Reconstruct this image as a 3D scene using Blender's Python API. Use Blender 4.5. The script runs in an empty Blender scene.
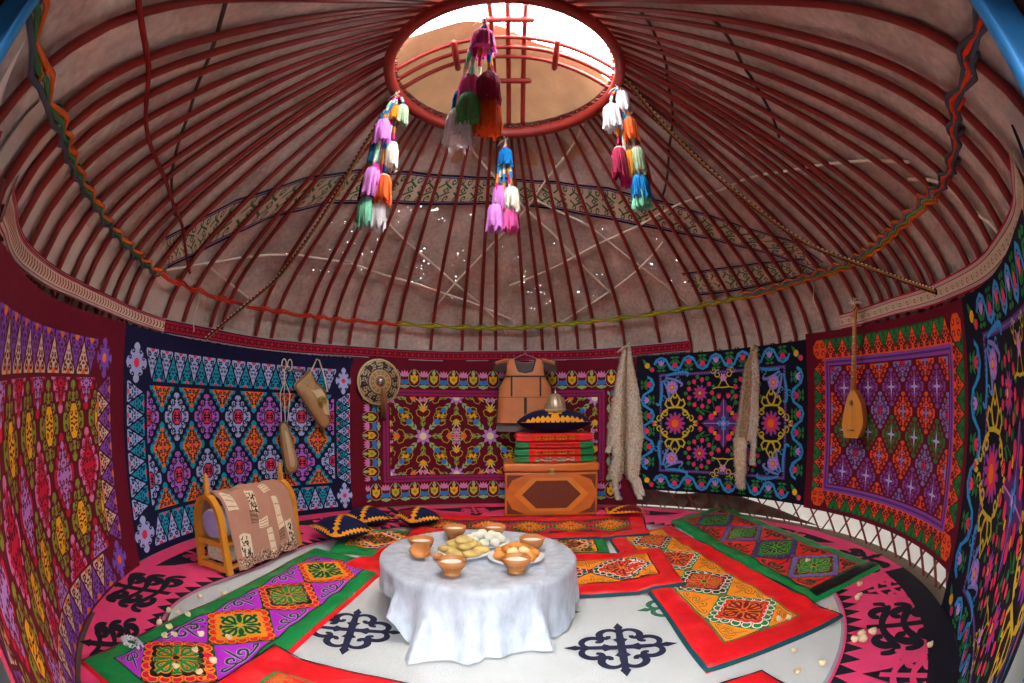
import bpy, math, random
from math import sin, cos, pi, radians as R_, hypot, atan2, sqrt
from mathutils import Vector, Matrix, Quaternion
from mathutils.geometry import tessellate_polygon
random.seed(11)
SC = bpy.context.scene
COL = SC.collection
TAU = 2 * pi

# ------------------------------------------------------------------ materials
def lin(c):
    c = c / 255.0
    return c / 12.92 if c <= 0.04045 else ((c + 0.055) / 1.055) ** 2.4
def rgb(r, g, b):
    return (lin(r), lin(g), lin(b), 1.0)
_M = {}
def mat(name, col, rough=0.8, var=0.18, vscale=14.0, bump=0.15, bscale=120.0, metal=0.0, sheen=0.0,
        spec=0.5, stretch=(1, 1, 1), trans=0.0, coat=0.0, sub=0.0):
    """Principled material whose colour and relief come from object-space noise."""
    if name in _M: return _M[name]
    m = bpy.data.materials.new(name); m.use_nodes = True
    nt = m.node_tree; N = nt.nodes; L = nt.links
    b = N['Principled BSDF']
    b.inputs['Roughness'].default_value = rough
    b.inputs['Metallic'].default_value = metal
    b.inputs['Specular IOR Level'].default_value = spec
    b.inputs['Sheen Weight'].default_value = sheen
    b.inputs['Sheen Roughness'].default_value = 0.35
    b.inputs['Sheen Tint'].default_value = col
    b.inputs['Coat Weight'].default_value = coat
    b.inputs['Subsurface Weight'].default_value = sub
    b.inputs['Subsurface Radius'].default_value = (0.01, 0.006, 0.004)
    tc = N.new('ShaderNodeTexCoord'); mp = N.new('ShaderNodeMapping')
    mp.inputs['Scale'].default_value = stretch
    L.new(tc.outputs['Object'], mp.inputs['Vector'])
    nz = N.new('ShaderNodeTexNoise'); nz.inputs['Scale'].default_value = vscale
    nz.inputs['Detail'].default_value = 4; L.new(mp.outputs['Vector'], nz.inputs['Vector'])
    mx = N.new('ShaderNodeMix'); mx.data_type = 'RGBA'
    mx.inputs['A'].default_value = tuple(c * (1 - var) for c in col[:3]) + (1,)
    mx.inputs['B'].default_value = tuple(min(1, c * (1 + var)) for c in col[:3]) + (1,)
    L.new(nz.outputs['Fac'], mx.inputs['Factor'])
    L.new(mx.outputs['Result'], b.inputs['Base Color'])
    if bump > 0:
        n2 = N.new('ShaderNodeTexNoise'); n2.inputs['Scale'].default_value = bscale
        n2.inputs['Detail'].default_value = 3; L.new(mp.outputs['Vector'], n2.inputs['Vector'])
        bp = N.new('ShaderNodeBump'); bp.inputs['Strength'].default_value = bump
        bp.inputs['Distance'].default_value = 0.01
        L.new(n2.outputs['Fac'], bp.inputs['Height']); L.new(bp.outputs['Normal'], b.inputs['Normal'])
    if trans > 0:
        t = N.new('ShaderNodeBsdfTranslucent'); L.new(mx.outputs['Result'], t.inputs['Color'])
        ms = N.new('ShaderNodeMixShader'); ms.inputs[0].default_value = trans
        L.new(b.outputs[0], ms.inputs[1]); L.new(t.outputs[0], ms.inputs[2])
        L.new(ms.outputs[0], N['Material Output'].inputs['Surface'])
    _M[name] = m
    return m
def cloth(name, r, g, b, **k):
    d = dict(rough=0.85, var=0.15, vscale=30, bump=0.25, bscale=260, sheen=0.15, spec=0.25); d.update(k)
    return mat('cloth_' + name, rgb(r, g, b), **d)
def satin(name, r, g, b):
    return mat('satin_' + name, rgb(r, g, b), rough=0.40, var=0.30, vscale=9, bump=0.9, bscale=13, sheen=0.3, spec=0.5)

# ------------------------------------------------------------------ mesh builder
class MB:
    def __init__(s):
        s.v = []; s.f = []; s.m = []; s.sm = []; s.mats = []
    def mi(s, m):
        if m not in s.mats: s.mats.append(m)
        return s.mats.index(m)
    def vert(s, p):
        s.v.append(tuple(p)); return len(s.v) - 1
    def face(s, ids, m, smooth=True):
        s.f.append(tuple(ids)); s.m.append(s.mi(m)); s.sm.append(smooth)
    def grid(s, fn, nu, nv, m, wrap_u=False, wrap_v=False, smooth=True, mfn=None, skip=None):
        """fn(i, j) -> point, i in 0..nu, j in 0..nv"""
        cu = nu if wrap_u else nu + 1; cv = nv if wrap_v else nv + 1
        base = len(s.v)
        for i in range(cu):
            for j in range(cv): s.v.append(tuple(fn(i, j)))
        for i in range(nu):
            for j in range(nv):
                if skip and skip(i, j): continue
                a = base + i * cv + j; b = base + ((i + 1) % cu) * cv + j
                c = base + ((i + 1) % cu) * cv + (j + 1) % cv; d = base + i * cv + (j + 1) % cv
                s.face((a, b, c, d), mfn(i, j) if mfn else m, smooth)
    def tube(s, pts, rad, m, n=8, caps=True, mfn=None, flat=1.0, up=None, smooth=True):
        """swept tube; rad is a number or a list; flat < 1 squashes it along the second normal"""
        P = [Vector(p) for p in pts]; k = len(P)
        rr = rad if isinstance(rad, (list, tuple)) else [rad] * k
        T = []
        for i in range(k):
            a = P[max(i - 1, 0)]; b = P[min(i + 1, k - 1)]; t = b - a
            T.append(t.normalized() if t.length > 1e-9 else Vector((0, 0, 1)))
        u = Vector(up) if up else (Vector((0, 0, 1)) if abs(T[0].z) < 0.9 else Vector((1, 0, 0)))
        nrm = (u - T[0] * u.dot(T[0])).normalized()
        base = len(s.v)
        for i in range(k):
            if i: nrm = (nrm - T[i] * nrm.dot(T[i]))
            nrm = nrm.normalized() if nrm.length > 1e-9 else T[i].orthogonal().normalized()
            bi = T[i].cross(nrm)
            for j in range(n):
                a = TAU * j / n
                s.v.append(tuple(P[i] + nrm * (cos(a) * rr[i] * flat) + bi * (sin(a) * rr[i])))
        for i in range(k - 1):
            for j in range(n):
                a = base + i * n + j; b = base + i * n + (j + 1) % n
                s.face((a, b, b + n, a + n), mfn(i, j) if mfn else m, smooth)
        if caps:
            s.face([base + j for j in range(n)][::-1], m, False)
            s.face([base + (k - 1) * n + j for j in range(n)], mfn(k - 2, 0) if mfn else m, False)
    def lathe(s, prof, m, n=24, M=None, mfn=None, smooth=True):
        M = M or Matrix()
        base = len(s.v); k = len(prof)
        for (r, z) in prof:
            for j in range(n):
                a = TAU * j / n; s.v.append(tuple(M @ Vector((r * cos(a), r * sin(a), z))))
        for i in range(k - 1):
            for j in range(n):
                a = base + i * n + j; b = base + i * n + (j + 1) % n
                s.face((a, b, b + n, a + n), mfn(i) if mfn else m, smooth)
        if prof[0][0] > 1e-6: s.face([base + j for j in range(n)][::-1], mfn(0) if mfn else m, False)
        if prof[-1][0] > 1e-6: s.face([base + (k - 1) * n + j for j in range(n)], mfn(k - 2) if mfn else m, False)
    def box(s, c, d, m, M=None, bev=0.0):
        """box with chamfered vertical and horizontal edges (rounded profile)"""
        x, y, z = d[0] / 2, d[1] / 2, d[2] / 2; M = M or Matrix(); c = Vector(c)
        b = min(bev, x * .9, y * .9, z * .9)
        def ring(w, h, zz):
            if b <= 0: pts = [(w, h), (-w, h), (-w, -h), (w, -h)]
            else:
                q = b
                pts = [(w, h - q), (w - q * .3, h - q * .3), (w - q, h), (-w + q, h), (-w + q * .3, h - q * .3), (-w, h - q),
                       (-w, -h + q), (-w + q * .3, -h + q * .3), (-w + q, -h), (w - q, -h), (w - q * .3, -h + q * .3), (w, -h + q)]
            return [s.vert(M @ (c + Vector((px, py, zz)))) for px, py in pts]
        if b <= 0: rings = [ring(x, y, -z), ring(x, y, z)]
        else: rings = [ring(x - b, y - b, -z), ring(x - b * .3, y - b * .3, -z + b * .3), ring(x, y, -z + b),
                       ring(x, y, z - b), ring(x - b * .3, y - b * .3, z - b * .3), ring(x - b, y - b, z)]
        for A, B in zip(rings, rings[1:]):
            n = len(A)
            for i in range(n): s.face((A[i], A[(i + 1) % n], B[(i + 1) % n], B[i]), m, False)
        s.face(rings[0][::-1], m, False); s.face(rings[-1], m, False)
    def build(s, name, parent=None, loc=None, rot=None):
        me = bpy.data.meshes.new(name)
        me.from_pydata(s.v, [], s.f)
        for mm in s.mats: me.materials.append(mm)
        me.polygons.foreach_set('material_index', s.m)
        me.polygons.foreach_set('use_smooth', s.sm)
        me.update()
        o = bpy.data.objects.new(name, me); COL.objects.link(o)
        if parent: o.parent = parent
        if loc is not None: o.location = loc
        if rot is not None: o.rotation_euler = rot
        return o

def tag(o, label, cat, group=None, kind=None):
    o['label'] = label; o['category'] = cat
    if group: o['group'] = group
    if kind: o['kind'] = kind
    return o
def struct(o):
    o['kind'] = 'structure'; return o
def empty(name, loc=(0, 0, 0), rz=0.0):
    o = bpy.data.objects.new(name, None); COL.objects.link(o)
    o.location = loc; o.rotation_euler = (0, 0, rz); o.empty_display_size = 0.05
    return o
def copy_tree(o, parent=None):
    c = o.copy(); COL.objects.link(c)
    if parent is not None: c.parent = parent
    for ch in list(o.children): copy_tree(ch, c)
    return c
def smoothstep(x, a, b):
    t = max(0.0, min(1.0, (x - a) / (b - a))); return t * t * (3 - 2 * t)
def rnd(a, b): return random.uniform(a, b)
def wob(x, y, s=0):
    """smooth pseudo-random waviness in -1..1"""
    return (sin(x * 1.3 + s * 2.1) + sin(y * 1.7 + x * .6 + s) + sin((x - y) * .9 + s * 3.3)) / 3

# ------------------------------------------------------------------ flat appliqué patterns
class Pat:
    """2-D appliqué: filled pieces and embroidered lines in metres, laid on a surface by a mapping (x, y, height) -> point"""
    def __init__(s):
        s.items = []; s.st = [(1, 0, 0, 0, 1, 0)]
    def push(s, a=1, b=0, c=0, d=0, e=1, f=0):
        A, B, C, D, E, F = s.st[-1]
        s.st.append((A * a + B * d, A * b + B * e, A * c + B * f + C, D * a + E * d, D * b + E * e, D * c + E * f + F))
    def pop(s): s.st.pop()
    def at(s, x, y, rot=0.0, sx=1.0, sy=None):
        sy = sx if sy is None else sy; c, n = cos(rot), sin(rot)
        s.push(c * sx, -n * sy, x, n * sx, c * sy, y)
    def T(s, p):
        A, B, C, D, E, F = s.st[-1]; return (A * p[0] + B * p[1] + C, D * p[0] + E * p[1] + F)
    def scale(s):
        A, B, C, D, E, F = s.st[-1]; return sqrt(abs(A * E - B * D))
    def fill(s, pts, m, l): s.items.append(('f', [s.T(p) for p in pts], m, l))
    def line(s, pts, w, m, l, taper=False):
        if taper and 4 <= len(pts) <= 8:
            for _ in range(2): pts = [pts[0]] + [q for a, b in zip(pts, pts[1:]) for q in ((a[0] * .75 + b[0] * .25, a[1] * .75 + b[1] * .25), (a[0] * .25 + b[0] * .75, a[1] * .25 + b[1] * .75))] + [pts[-1]]
        s.items.append(('l', [s.T(p) for p in pts], w * s.scale(), m, l, taper))
    def circ(s, x, y, r, m, l, n=10, ry=None): s.fill([(x + r * cos(TAU * i / n), y + (ry or r) * sin(TAU * i / n)) for i in range(n)], m, l)
    def spiral(s, x, y, r, a0, turns, w, m, l, n=12, taper=True):
        """a curl that starts at its centre (x, y) and opens out to radius r"""
        pts = []
        for i in range(n + 1):
            t = i / n; a = a0 - turns * TAU * (1 - t); q = r * (0.22 + 0.78 * t)
            pts.append((x + q * cos(a), y + q * sin(a)))
        s.line(pts, w, m, l, taper)
    def mirror4(s, fn):
        for a in (1, -1):
            for b in (1, -1):
                s.push(a, 0, 0, 0, b, 0); fn(); s.pop()
    def mirror2(s, fn):
        for a in (1, -1):
            s.push(a, 0, 0, 0, 1, 0); fn(); s.pop()
    def emit(s, mb, fmap, h0=0.0025, dh=0.0014, seg=0.09):
        for it in s.items:
            if it[0] == 'f':
                pts, m, l = it[1], it[2], it[3]; h = h0 + dh * l
                tris = tessellate_polygon([[Vector((p[0], p[1], 0)) for p in pts]])
                vid = {}
                P = list(pts)
                def mid(i, j):
                    P.append(((P[i][0] + P[j][0]) / 2, (P[i][1] + P[j][1]) / 2)); return len(P) - 1
                st = [tuple(t) for t in tris]; out = []
                while st:
                    a, b, c = st.pop()
                    e = [(hypot(P[a][0] - P[b][0], P[a][1] - P[b][1]), a, b, c), (hypot(P[b][0] - P[c][0], P[b][1] - P[c][1]), b, c, a),
                         (hypot(P[c][0] - P[a][0], P[c][1] - P[a][1]), c, a, b)]
                    q = max(e)
                    if q[0] > seg:
                        k = mid(q[1], q[2]); st.append((q[1], k, q[3])); st.append((k, q[2], q[3]))
                    else: out.append((a, b, c))
                base = len(mb.v)
                for p in P: mb.v.append(tuple(fmap(p[0], p[1], h)))
                mi = mb.mi(m)
                for a, b, c in out:
                    ar = (P[b][0] - P[a][0]) * (P[c][1] - P[a][1]) - (P[c][0] - P[a][0]) * (P[b][1] - P[a][1])
                    if abs(ar) < 1e-10: continue
                    mb.f.append((base + a, base + b, base + c) if ar > 0 else (base + a, base + c, base + b))
                    mb.m.append(mi); mb.sm.append(True)
            else:
                _, pts, w, m, l, tp = it; h = h0 + dh * l; n = len(pts)
                q = []
                for i in range(n - 1):       # split long runs
                    d = hypot(pts[i + 1][0] - pts[i][0], pts[i + 1][1] - pts[i][1]); k = max(1, int(d / seg) + (d > seg))
                    for j in range(k): q.append((pts[i][0] + (pts[i + 1][0] - pts[i][0]) * j / k, pts[i][1] + (pts[i + 1][1] - pts[i][1]) * j / k))
                q.append(pts[-1]); n = len(q)
                base = len(mb.v); mi = mb.mi(m)
                for i in range(n):
                    a = q[max(0, i - 1)]; b = q[min(n - 1, i + 1)]
                    dx, dy = b[0] - a[0], b[1] - a[1]; d = hypot(dx, dy) or 1
                    ww = w / 2 * ((0.55 + 0.45 * sin(pi * i / (n - 1))) if tp else 1)
                    nx, ny = -dy / d * ww, dx / d * ww
                    mb.v.append(tuple(fmap(q[i][0] - nx, q[i][1] - ny, h))); mb.v.append(tuple(fmap(q[i][0] + nx, q[i][1] + ny, h)))
                for i in range(n - 1):
                    k = base + 2 * i
                    mb.f.append((k, k + 2, k + 3, k + 1)); mb.m.append(mi); mb.sm.append(True)

# ------------------------------------------------------------------ the place: radii and heights of the yurt (metres)
RW = 2.95                    # lattice wall
PROF = [(2.95, 1.905), (2.90, 2.05), (2.83, 2.18), (2.76, 2.29), (2.67, 2.40), (2.55, 2.52), (2.40, 2.65), (0.92, 3.86)]
CRX, CRY, CRZ, CRR = -0.10, -0.09, 3.81, 0.90     # crown ring
def roofz(r):
    if r >= PROF[0][0]: return PROF[0][1]
    for (r0, z0), (r1, z1) in zip(PROF, PROF[1:]):
        if r >= r1: return z0 + (z1 - z0) * (r - r0) / (r1 - r0)
    return PROF[-1][1]
def cyl(deg, r, z):
    a = R_(deg); return Vector((r * sin(a), r * cos(a), z))
def roofp(deg, r, off=0.0):
    """a point on the roof: azimuth from the back of the yurt, radius, outward offset"""
    f = (2.95 - r) / (2.95 - 0.92); k = r / 2.95 if False else r
    a = R_(deg); w = max(0.0, min(1.0, f))
    nx, nz = 0.633, 0.774
    if r > 2.4: t = (r - 2.4) / .55; nx, nz = 0.633 + .32 * t, 0.774 - .5 * t
    k = smoothstep(abs(((deg + 180) % 360) - 180), 146, 162) * smoothstep(r, 1.6, 2.85) * .30
    rr = r + (off + k) * nx
    return Vector((rr * sin(a) + CRX * w, rr * cos(a) + CRY * w, roofz(r) + (off + k) * nz))
# =================================================================== camera, light, shell
cam = bpy.data.cameras.new('camera'); co = bpy.data.objects.new('camera', cam); COL.objects.link(co)
co.location = (-0.04, -3.127, 1.37); co.rotation_euler = (pi / 2 + 0.117, 0, 0)
cam.type = 'PANO'; cam.sensor_width = 36; cam.sensor_fit = 'HORIZONTAL'; cam.clip_start = 0.01
for holder in (cam, getattr(cam, 'cycles', None)):
    if holder is not None and hasattr(holder, 'panorama_type'):
        holder.panorama_type = 'FISHEYE_EQUISOLID'; holder.fisheye_lens = 480.5 * 36 / 1024; holder.fisheye_fov = R_(175)
SC.camera = co
SC.view_settings.view_transform = 'Standard'; SC.view_settings.look = 'None'
SC.view_settings.gamma = 1; SC.view_settings.use_curve_mapping = False
SC.view_settings.exposure = 1.72

WORLD_S = 14.0
w = bpy.data.worlds.new('world'); SC.world = w; w.use_nodes = True
nt = w.node_tree; bg = nt.nodes['Background']
# bright hazy overcast: the zenith is several times brighter than the horizon, with a broad glow round the sun
N_ = nt.nodes; L_ = nt.links
tcw = N_.new('ShaderNodeTexCoord'); sx_ = N_.new('ShaderNodeSeparateXYZ'); L_.new(tcw.outputs['Generated'], sx_.inputs[0])
mr = N_.new('ShaderNodeMapRange'); mr.inputs['From Min'].default_value = 0.1; mr.inputs['From Max'].default_value = 0.8; mr.inputs['To Min'].default_value = 0.10; mr.inputs['To Max'].default_value = 1.0
L_.new(sx_.outputs['Z'], mr.inputs['Value'])
cr = N_.new('ShaderNodeValToRGB'); cr.color_ramp.elements[0].color = (0.72, 0.86, 1.0, 1); cr.color_ramp.elements[1].color = (1.0, 0.96, 0.90, 1)
L_.new(mr.outputs[0], cr.inputs[0]); L_.new(cr.outputs[0], bg.inputs['Color'])
ms_ = N_.new('ShaderNodeMath'); ms_.operation = 'MULTIPLY'; ms_.inputs[1].default_value = WORLD_S; L_.new(mr.outputs[0], ms_.inputs[0]); L_.new(ms_.outputs[0], bg.inputs['Strength'])

sun = bpy.data.lights.new('sun', 'SUN'); sun.energy = 6; sun.angle = R_(1.0); sun.color = (1, .93, .82)
so = bpy.data.objects.new('sun', sun); COL.objects.link(so)
so.rotation_euler = Vector((-0.12, -0.60, -0.78)).to_track_quat('-Z', 'Y').to_euler()

M_pole = mat('painted_red_wood', rgb(128, 34, 28), rough=0.45, var=0.35, vscale=9, bump=0.15, bscale=40, stretch=(1, 1, 1), spec=0.45)
M_felt = None
def felt_roof():
    m = bpy.data.materials.new('grey_brown_felt'); m.use_nodes = True
    N = m.node_tree.nodes; L = m.node_tree.links; b = N['Principled BSDF']
    b.inputs['Roughness'].default_value = 0.95; b.inputs['Specular IOR Level'].default_value = 0.1; b.inputs['Sheen Weight'].default_value = 0.15
    tc = N.new('ShaderNodeTexCoord')
    n1 = N.new('ShaderNodeTexNoise'); n1.inputs['Scale'].default_value = 2.2; n1.inputs['Detail'].default_value = 6; n1.inputs['Roughness'].default_value = .65
    n2 = N.new('ShaderNodeTexNoise'); n2.inputs['Scale'].default_value = 26; n2.inputs['Detail'].default_value = 5
    r1 = N.new('ShaderNodeValToRGB'); r1.color_ramp.elements[0].position = .3; r1.color_ramp.elements[1].position = .72
    r1.color_ramp.elements[0].color = rgb(168, 150, 138); r1.color_ramp.elements[1].color = rgb(226, 210, 196)
    mx = N.new('ShaderNodeMix'); mx.data_type = 'RGBA'; mx.blend_type = 'MULTIPLY'; mx.inputs['Factor'].default_value = .8
    r2 = N.new('ShaderNodeValToRGB'); r2.color_ramp.elements[0].position = .25; r2.color_ramp.elements[1].position = .65
    r2.color_ramp.elements[0].color = (.66, .64, .63, 1); r2.color_ramp.elements[1].color = (1, 1, 1, 1)
    for n in (n1, n2): L.new(tc.outputs['Object'], n.inputs['Vector'])
    L.new(n1.outputs['Fac'], r1.inputs[0]); L.new(n2.outputs['Fac'], r2.inputs[0])
    L.new(r1.outputs[0], mx.inputs['A']); L.new(r2.outputs[0], mx.inputs['B']); L.new(mx.outputs['Result'], b.inputs['Base Color'])
    bp = N.new('ShaderNodeBump'); bp.inputs['Strength'].default_value = .6; bp.inputs['Distance'].default_value = .02
    L.new(n2.outputs['Fac'], bp.inputs['Height']); L.new(bp.outputs[0], b.inputs['Normal'])
    # small worn-through holes in a few patches, where daylight shows
    n3 = N.new('ShaderNodeTexNoise'); n3.inputs['Scale'].default_value = 30; n3.inputs['Detail'].default_value = 2
    n4 = N.new('ShaderNodeTexNoise'); n4.inputs['Scale'].default_value = 2.6
    for n in (n3, n4): L.new(tc.outputs['Object'], n.inputs['Vector'])
    sp = N.new('ShaderNodeSeparateXYZ'); L.new(tc.outputs['Object'], sp.inputs[0])
    def math_(op, a, v):
        k = N.new('ShaderNodeMath'); k.operation = op
        L.new(a, k.inputs[0])
        if isinstance(v, (int, float)): k.inputs[1].default_value = v
        else: L.new(v, k.inputs[1])
        return k.outputs[0]
    h = math_('GREATER_THAN', n3.outputs['Fac'], .72); h = math_('MULTIPLY', h, math_('GREATER_THAN', n4.outputs['Fac'], .57))
    h = math_('MULTIPLY', h, math_('LESS_THAN', sp.outputs['Z'], 3.3)); h = math_('MULTIPLY', h, math_('GREATER_THAN', sp.outputs['Z'], 2.45))
    h = math_('MULTIPLY', h, math_('GREATER_THAN', sp.outputs['Y'], .9))
    tr = N.new('ShaderNodeBsdfTransparent'); ms = N.new('ShaderNodeMixShader')
    L.new(h, ms.inputs[0]); L.new(b.outputs[0], ms.inputs[1]); L.new(tr.outputs[0], ms.inputs[2])
    L.new(ms.outputs[0], N['Material Output'].inputs['Surface'])
    return m
M_felt = felt_roof()
M_canvas = mat('white_canvas', rgb(206, 200, 190), rough=0.9, var=0.12, vscale=5, bump=0.3, bscale=30, trans=0.06)
M_ground = mat('dry_steppe_ground', rgb(110, 104, 80), rough=1, var=0.3, vscale=3, bump=0.5, bscale=20)
M_under = mat('trodden_earth_floor', rgb(120, 100, 85), rough=1, var=0.2, vscale=4, bump=0.4, bscale=30)

g = MB(); g.lathe([(0.001, -0.06), (14, -0.06)], M_ground, n=48); struct(g.build('ground'))
g = MB(); g.lathe([(0.001, -0.004), (3.05, -0.004), (3.05, -0.06)], M_under, n=72); struct(g.build('floor'))

# wall cover: from one door jamb round the back to the other
DOOR = 162.5
mb = MB(); n = 110
mb.grid(lambda i, j: cyl(-DOOR + 2 * DOOR * i / n, 3.03 + .012 * wob(i * .5, j * 1.3, 2), -0.02 + 1.97 * j / 12), n, 12, M_canvas)
struct(mb.build('wall_back'))
# roof felt
mb = MB(); nu, nv = 144, 26
def rf(i, j):
    deg = -180 + 360 * i / nu; t = j / nv
    r = 3.0 - 2.165 * t
    sag = 0.010 * wob(i * .45, j * .8, 1) + 0.012 * (sin(i * TAU / nu * 42))
    return roofp(deg, min(r, 2.95), 0.05 + sag) if r < 2.95 else cyl(deg, 3.0 + .35 * smoothstep(abs(deg), 146, 162), 1.86)
mb.grid(rf, nu, nv, M_felt, wrap_u=True)
struct(mb.build('ceiling'))
# pale canvas skirt of the roof showing below the felt edge
mb = MB(); n = 144
def sk(i, j):
    deg = -150 + 300 * i / n; top = 2.845 + .03 * wob(i * .33, 0, 4) - (.06 if abs(deg) < 95 else 0)
    top = 2.80 + .035 * wob(i * .37, 0, 4) if deg < -80 else (2.93 + .01 * wob(i * .3, 0, 5) if deg < 60 else 2.945)
    if j < 3: return cyl(deg, 2.985, 1.70 + .075 * j)
    r = 2.95 - (2.95 - top) * (j - 3) / 4
    return roofp(deg, r, 0.030 + .004 * wob(i, j))
M_skirt = mat('pale_canvas_lining', rgb(196, 180, 166), rough=0.95, var=0.2, vscale=6, bump=0.4, bscale=40)
mb.grid(sk, n, 7, M_skirt); o = struct(mb.build('trim_1'))
# brown felt strip at the back right wall foot, its dark colour including shade
M_brf = mat('shaded_brown_felt', rgb(92, 70, 58), rough=.95, var=.3, vscale=6, bump=.5, bscale=40)
mb = MB(); mb.grid(lambda i, j: cyl(20 + 62 * i / 40, 2.995 - .004 * j, (.02 + (.19 + .05 * wob(i * .4, 1, 2)) * (1 - smoothstep(i, 22, 40)) * j / 4)), 40, 4, M_brf)
struct(mb.build('trim_2'))
# wooden door frame that the photograph is taken through
M_door = mat('door_red_wood', rgb(110, 50, 40), rough=0.5)
mb = MB()
for sx in (-1, 1): mb.box((sx * 1.06 - .09, -2.99, 1.05), (.09, .10, 2.2), M_door, bev=.008)
mb.box((-.09, -2.99, 2.40), (2.21, .10, .09), M_door, bev=.008)
struct(mb.build('door_1'))

# =================================================================== crown ring
ring = empty('crown_ring', (CRX, CRY, CRZ))
tag(ring, 'red wooden crown ring with crossed bent bars at the top of the dome', 'crown ring')
M_ring = mat('crown_red_wood', rgb(150, 42, 30), rough=0.5, var=0.3, vscale=14, bump=0.25, bscale=50)
mb = MB(); n = 96
prof = [(CRR + .035, -.045), (CRR + .045, .0), (CRR + .03, .045), (CRR - .02, .05), (CRR - .04, .02), (CRR - .04, -.03), (CRR - .015, -.055)]
mb.grid(lambda i, j: (prof[j % 7][0] * cos(TAU * i / n), prof[j % 7][0] * sin(TAU * i / n), prof[j % 7][1]), n, 7, M_ring, wrap_u=True, wrap_v=True)
mb.build('rim', ring)
def arch(axis, off, k=0):
    half = sqrt(CRR ** 2 - off ** 2) - .01; pts = []
    for i in range(25):
        t = -1 + 2 * i / 24; z = .03 + .34 * (1 - abs(t) ** 2.2)
        pts.append((t * half, off, z) if axis == 0 else (off, t * half, z + .02))
    b = MB(); b.tube(pts, .021, M_ring, n=8, flat=.8); b.build('cross_bar', ring)
for off in (-.13, 0, .13): arch(0, off + .04); arch(1, off + .03)
for (x, y, ax) in ((-.40, .04, 1), (.42, .04, 1), (.03, .42, 0), (.03, -.40, 0)):
    z = .03 + .34 * (1 - .46 ** 2.2) - .03; b = MB()
    pts = [(x, y + t * .2, z) for t in (-1, -.9, .9, 1)] if ax else [(x + t * .2, y, z) for t in (-1, -.9, .9, 1)]
    b.tube(pts, [.016, .026, .026, .016], M_ring, n=8); b.build('spacer_bar', ring)
# peg stubs round the near lip of the rim
# felt flap drawn half over the crown
mb = MB()
M_flap = mat('tan_felt', rgb(186, 150, 112), rough=0.95, var=0.3, vscale=5, bump=0.6, bscale=40, sheen=.2, trans=.012)
def fl(i, j):
    u = -1 + 2 * i / 30; x = u * 1.12
    y0 = -.30 + .48 * smoothstep(u, -.55, .75) + .03 * sin(u * 9); y = y0 + (1.25 - y0) * j / 16
    rr = hypot(x, y); z = .43 - .30 * min(1.4, rr / CRR) ** 2.2 + .015 * wob(i, j * 1.4)
    return (CRX + x, CRY + y, CRZ + max(z, -.30 + .0 * rr) + .03)
mb.grid(fl, 30, 16, M_flap)
tag(mb.build('crown_felt_cover'), 'tan felt cover pulled over the far half of the crown opening', 'felt cover')

# =================================================================== roof poles
BASE = [-174, -168.5, -163, -158, -153, -148, -143.6, -139.1, -133.5, -128.3, -122.9, -117.8, -113.8, -108.9, -104.9, -101.3, -97.2, -90.0, -84.8, -77.5, -74.4, -65.4, -61.2,
        -53.8, -50.3, -46.2, -41.4, -34.3, -29.6, -21.0, -13.2, -8.7, -4.8, 2.5, 6.8, 10.6, 15.6, 19.9, 27.3, 36.2, 43.8, 49.8, 53.5, 57.5,
        61.7, 66.5, 70.6, 74.5, 79.2, 84.0, 88.9, 93.0, 95.6, 98.7, 101.5, 105.2, 108.4, 111.3, 115.9, 122.5, 126.4, 131.3, 136.3, 143.1, 148, 153, 158, 163, 168.5, 174]
ORD = ['first', 'second', 'third', 'fourth', 'fifth', 'sixth', 'seventh', 'eighth', 'ninth', 'tenth', 'eleventh', 'twelfth']
LAND = [(-180, 'behind the blue door curtain on the left'), (-150, 'on from the doorway over the crimson hanging'), (-105.5, 'clockwise over the orange and turquoise hanging'),
        (-61, 'clockwise from the stitched hide flask'), (-33, 'clockwise from the round shield'), (0, 'clockwise from the leather vest'), (27.5, 'clockwise from the fur pelt pair'),
        (59, 'clockwise from the single fur pelt'), (89, 'clockwise from the hanging lute'), (122, 'clockwise over the dark blue hanging by the doorway'), (150, 'behind the blue door curtain on the right')]
cnt = {}
for bdeg in BASE:
    j = rnd(-1.3, 1.3); mb = MB(); top = bdeg + j
    pts = []; rad = []
    NP = 22
    for i in range(NP + 1):
        t = i / NP
        r = 2.95 - t * (2.95 - .925) if i > 5 else 2.95 - (i / 5.0) ** 1.15 * (5 / NP) * 2.025
        p = roofp(bdeg + (top - bdeg) * t, r, .006 * sin(t * 7 + bdeg))
        pts.append(p); rad.append(.021 if t < .35 else .021 - .007 * (t - .35) / .65)
    pts.insert(0, cyl(bdeg, 2.96 + .2 * smoothstep(abs(bdeg), 146, 162), 1.80)); rad.insert(0, .015)
    a = R_(top); pts.append(Vector((CRX + (CRR - .06) * sin(a), CRY + (CRR - .06) * cos(a), CRZ + .035))); rad.append(.010)
    mb.tube(pts, rad, M_pole, n=8, up=(0, 0, 1) if False else None)
    o = mb.build('roof_pole')
    k = max(i for i, (d, _) in enumerate(LAND) if bdeg >= d); cnt[k] = cnt.get(k, 0) + 1
    tag(o, '%s red bent roof pole %s' % (ORD[cnt[k] - 1], LAND[k][1]), 'roof pole', 'red bent poles of the dome')
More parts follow.
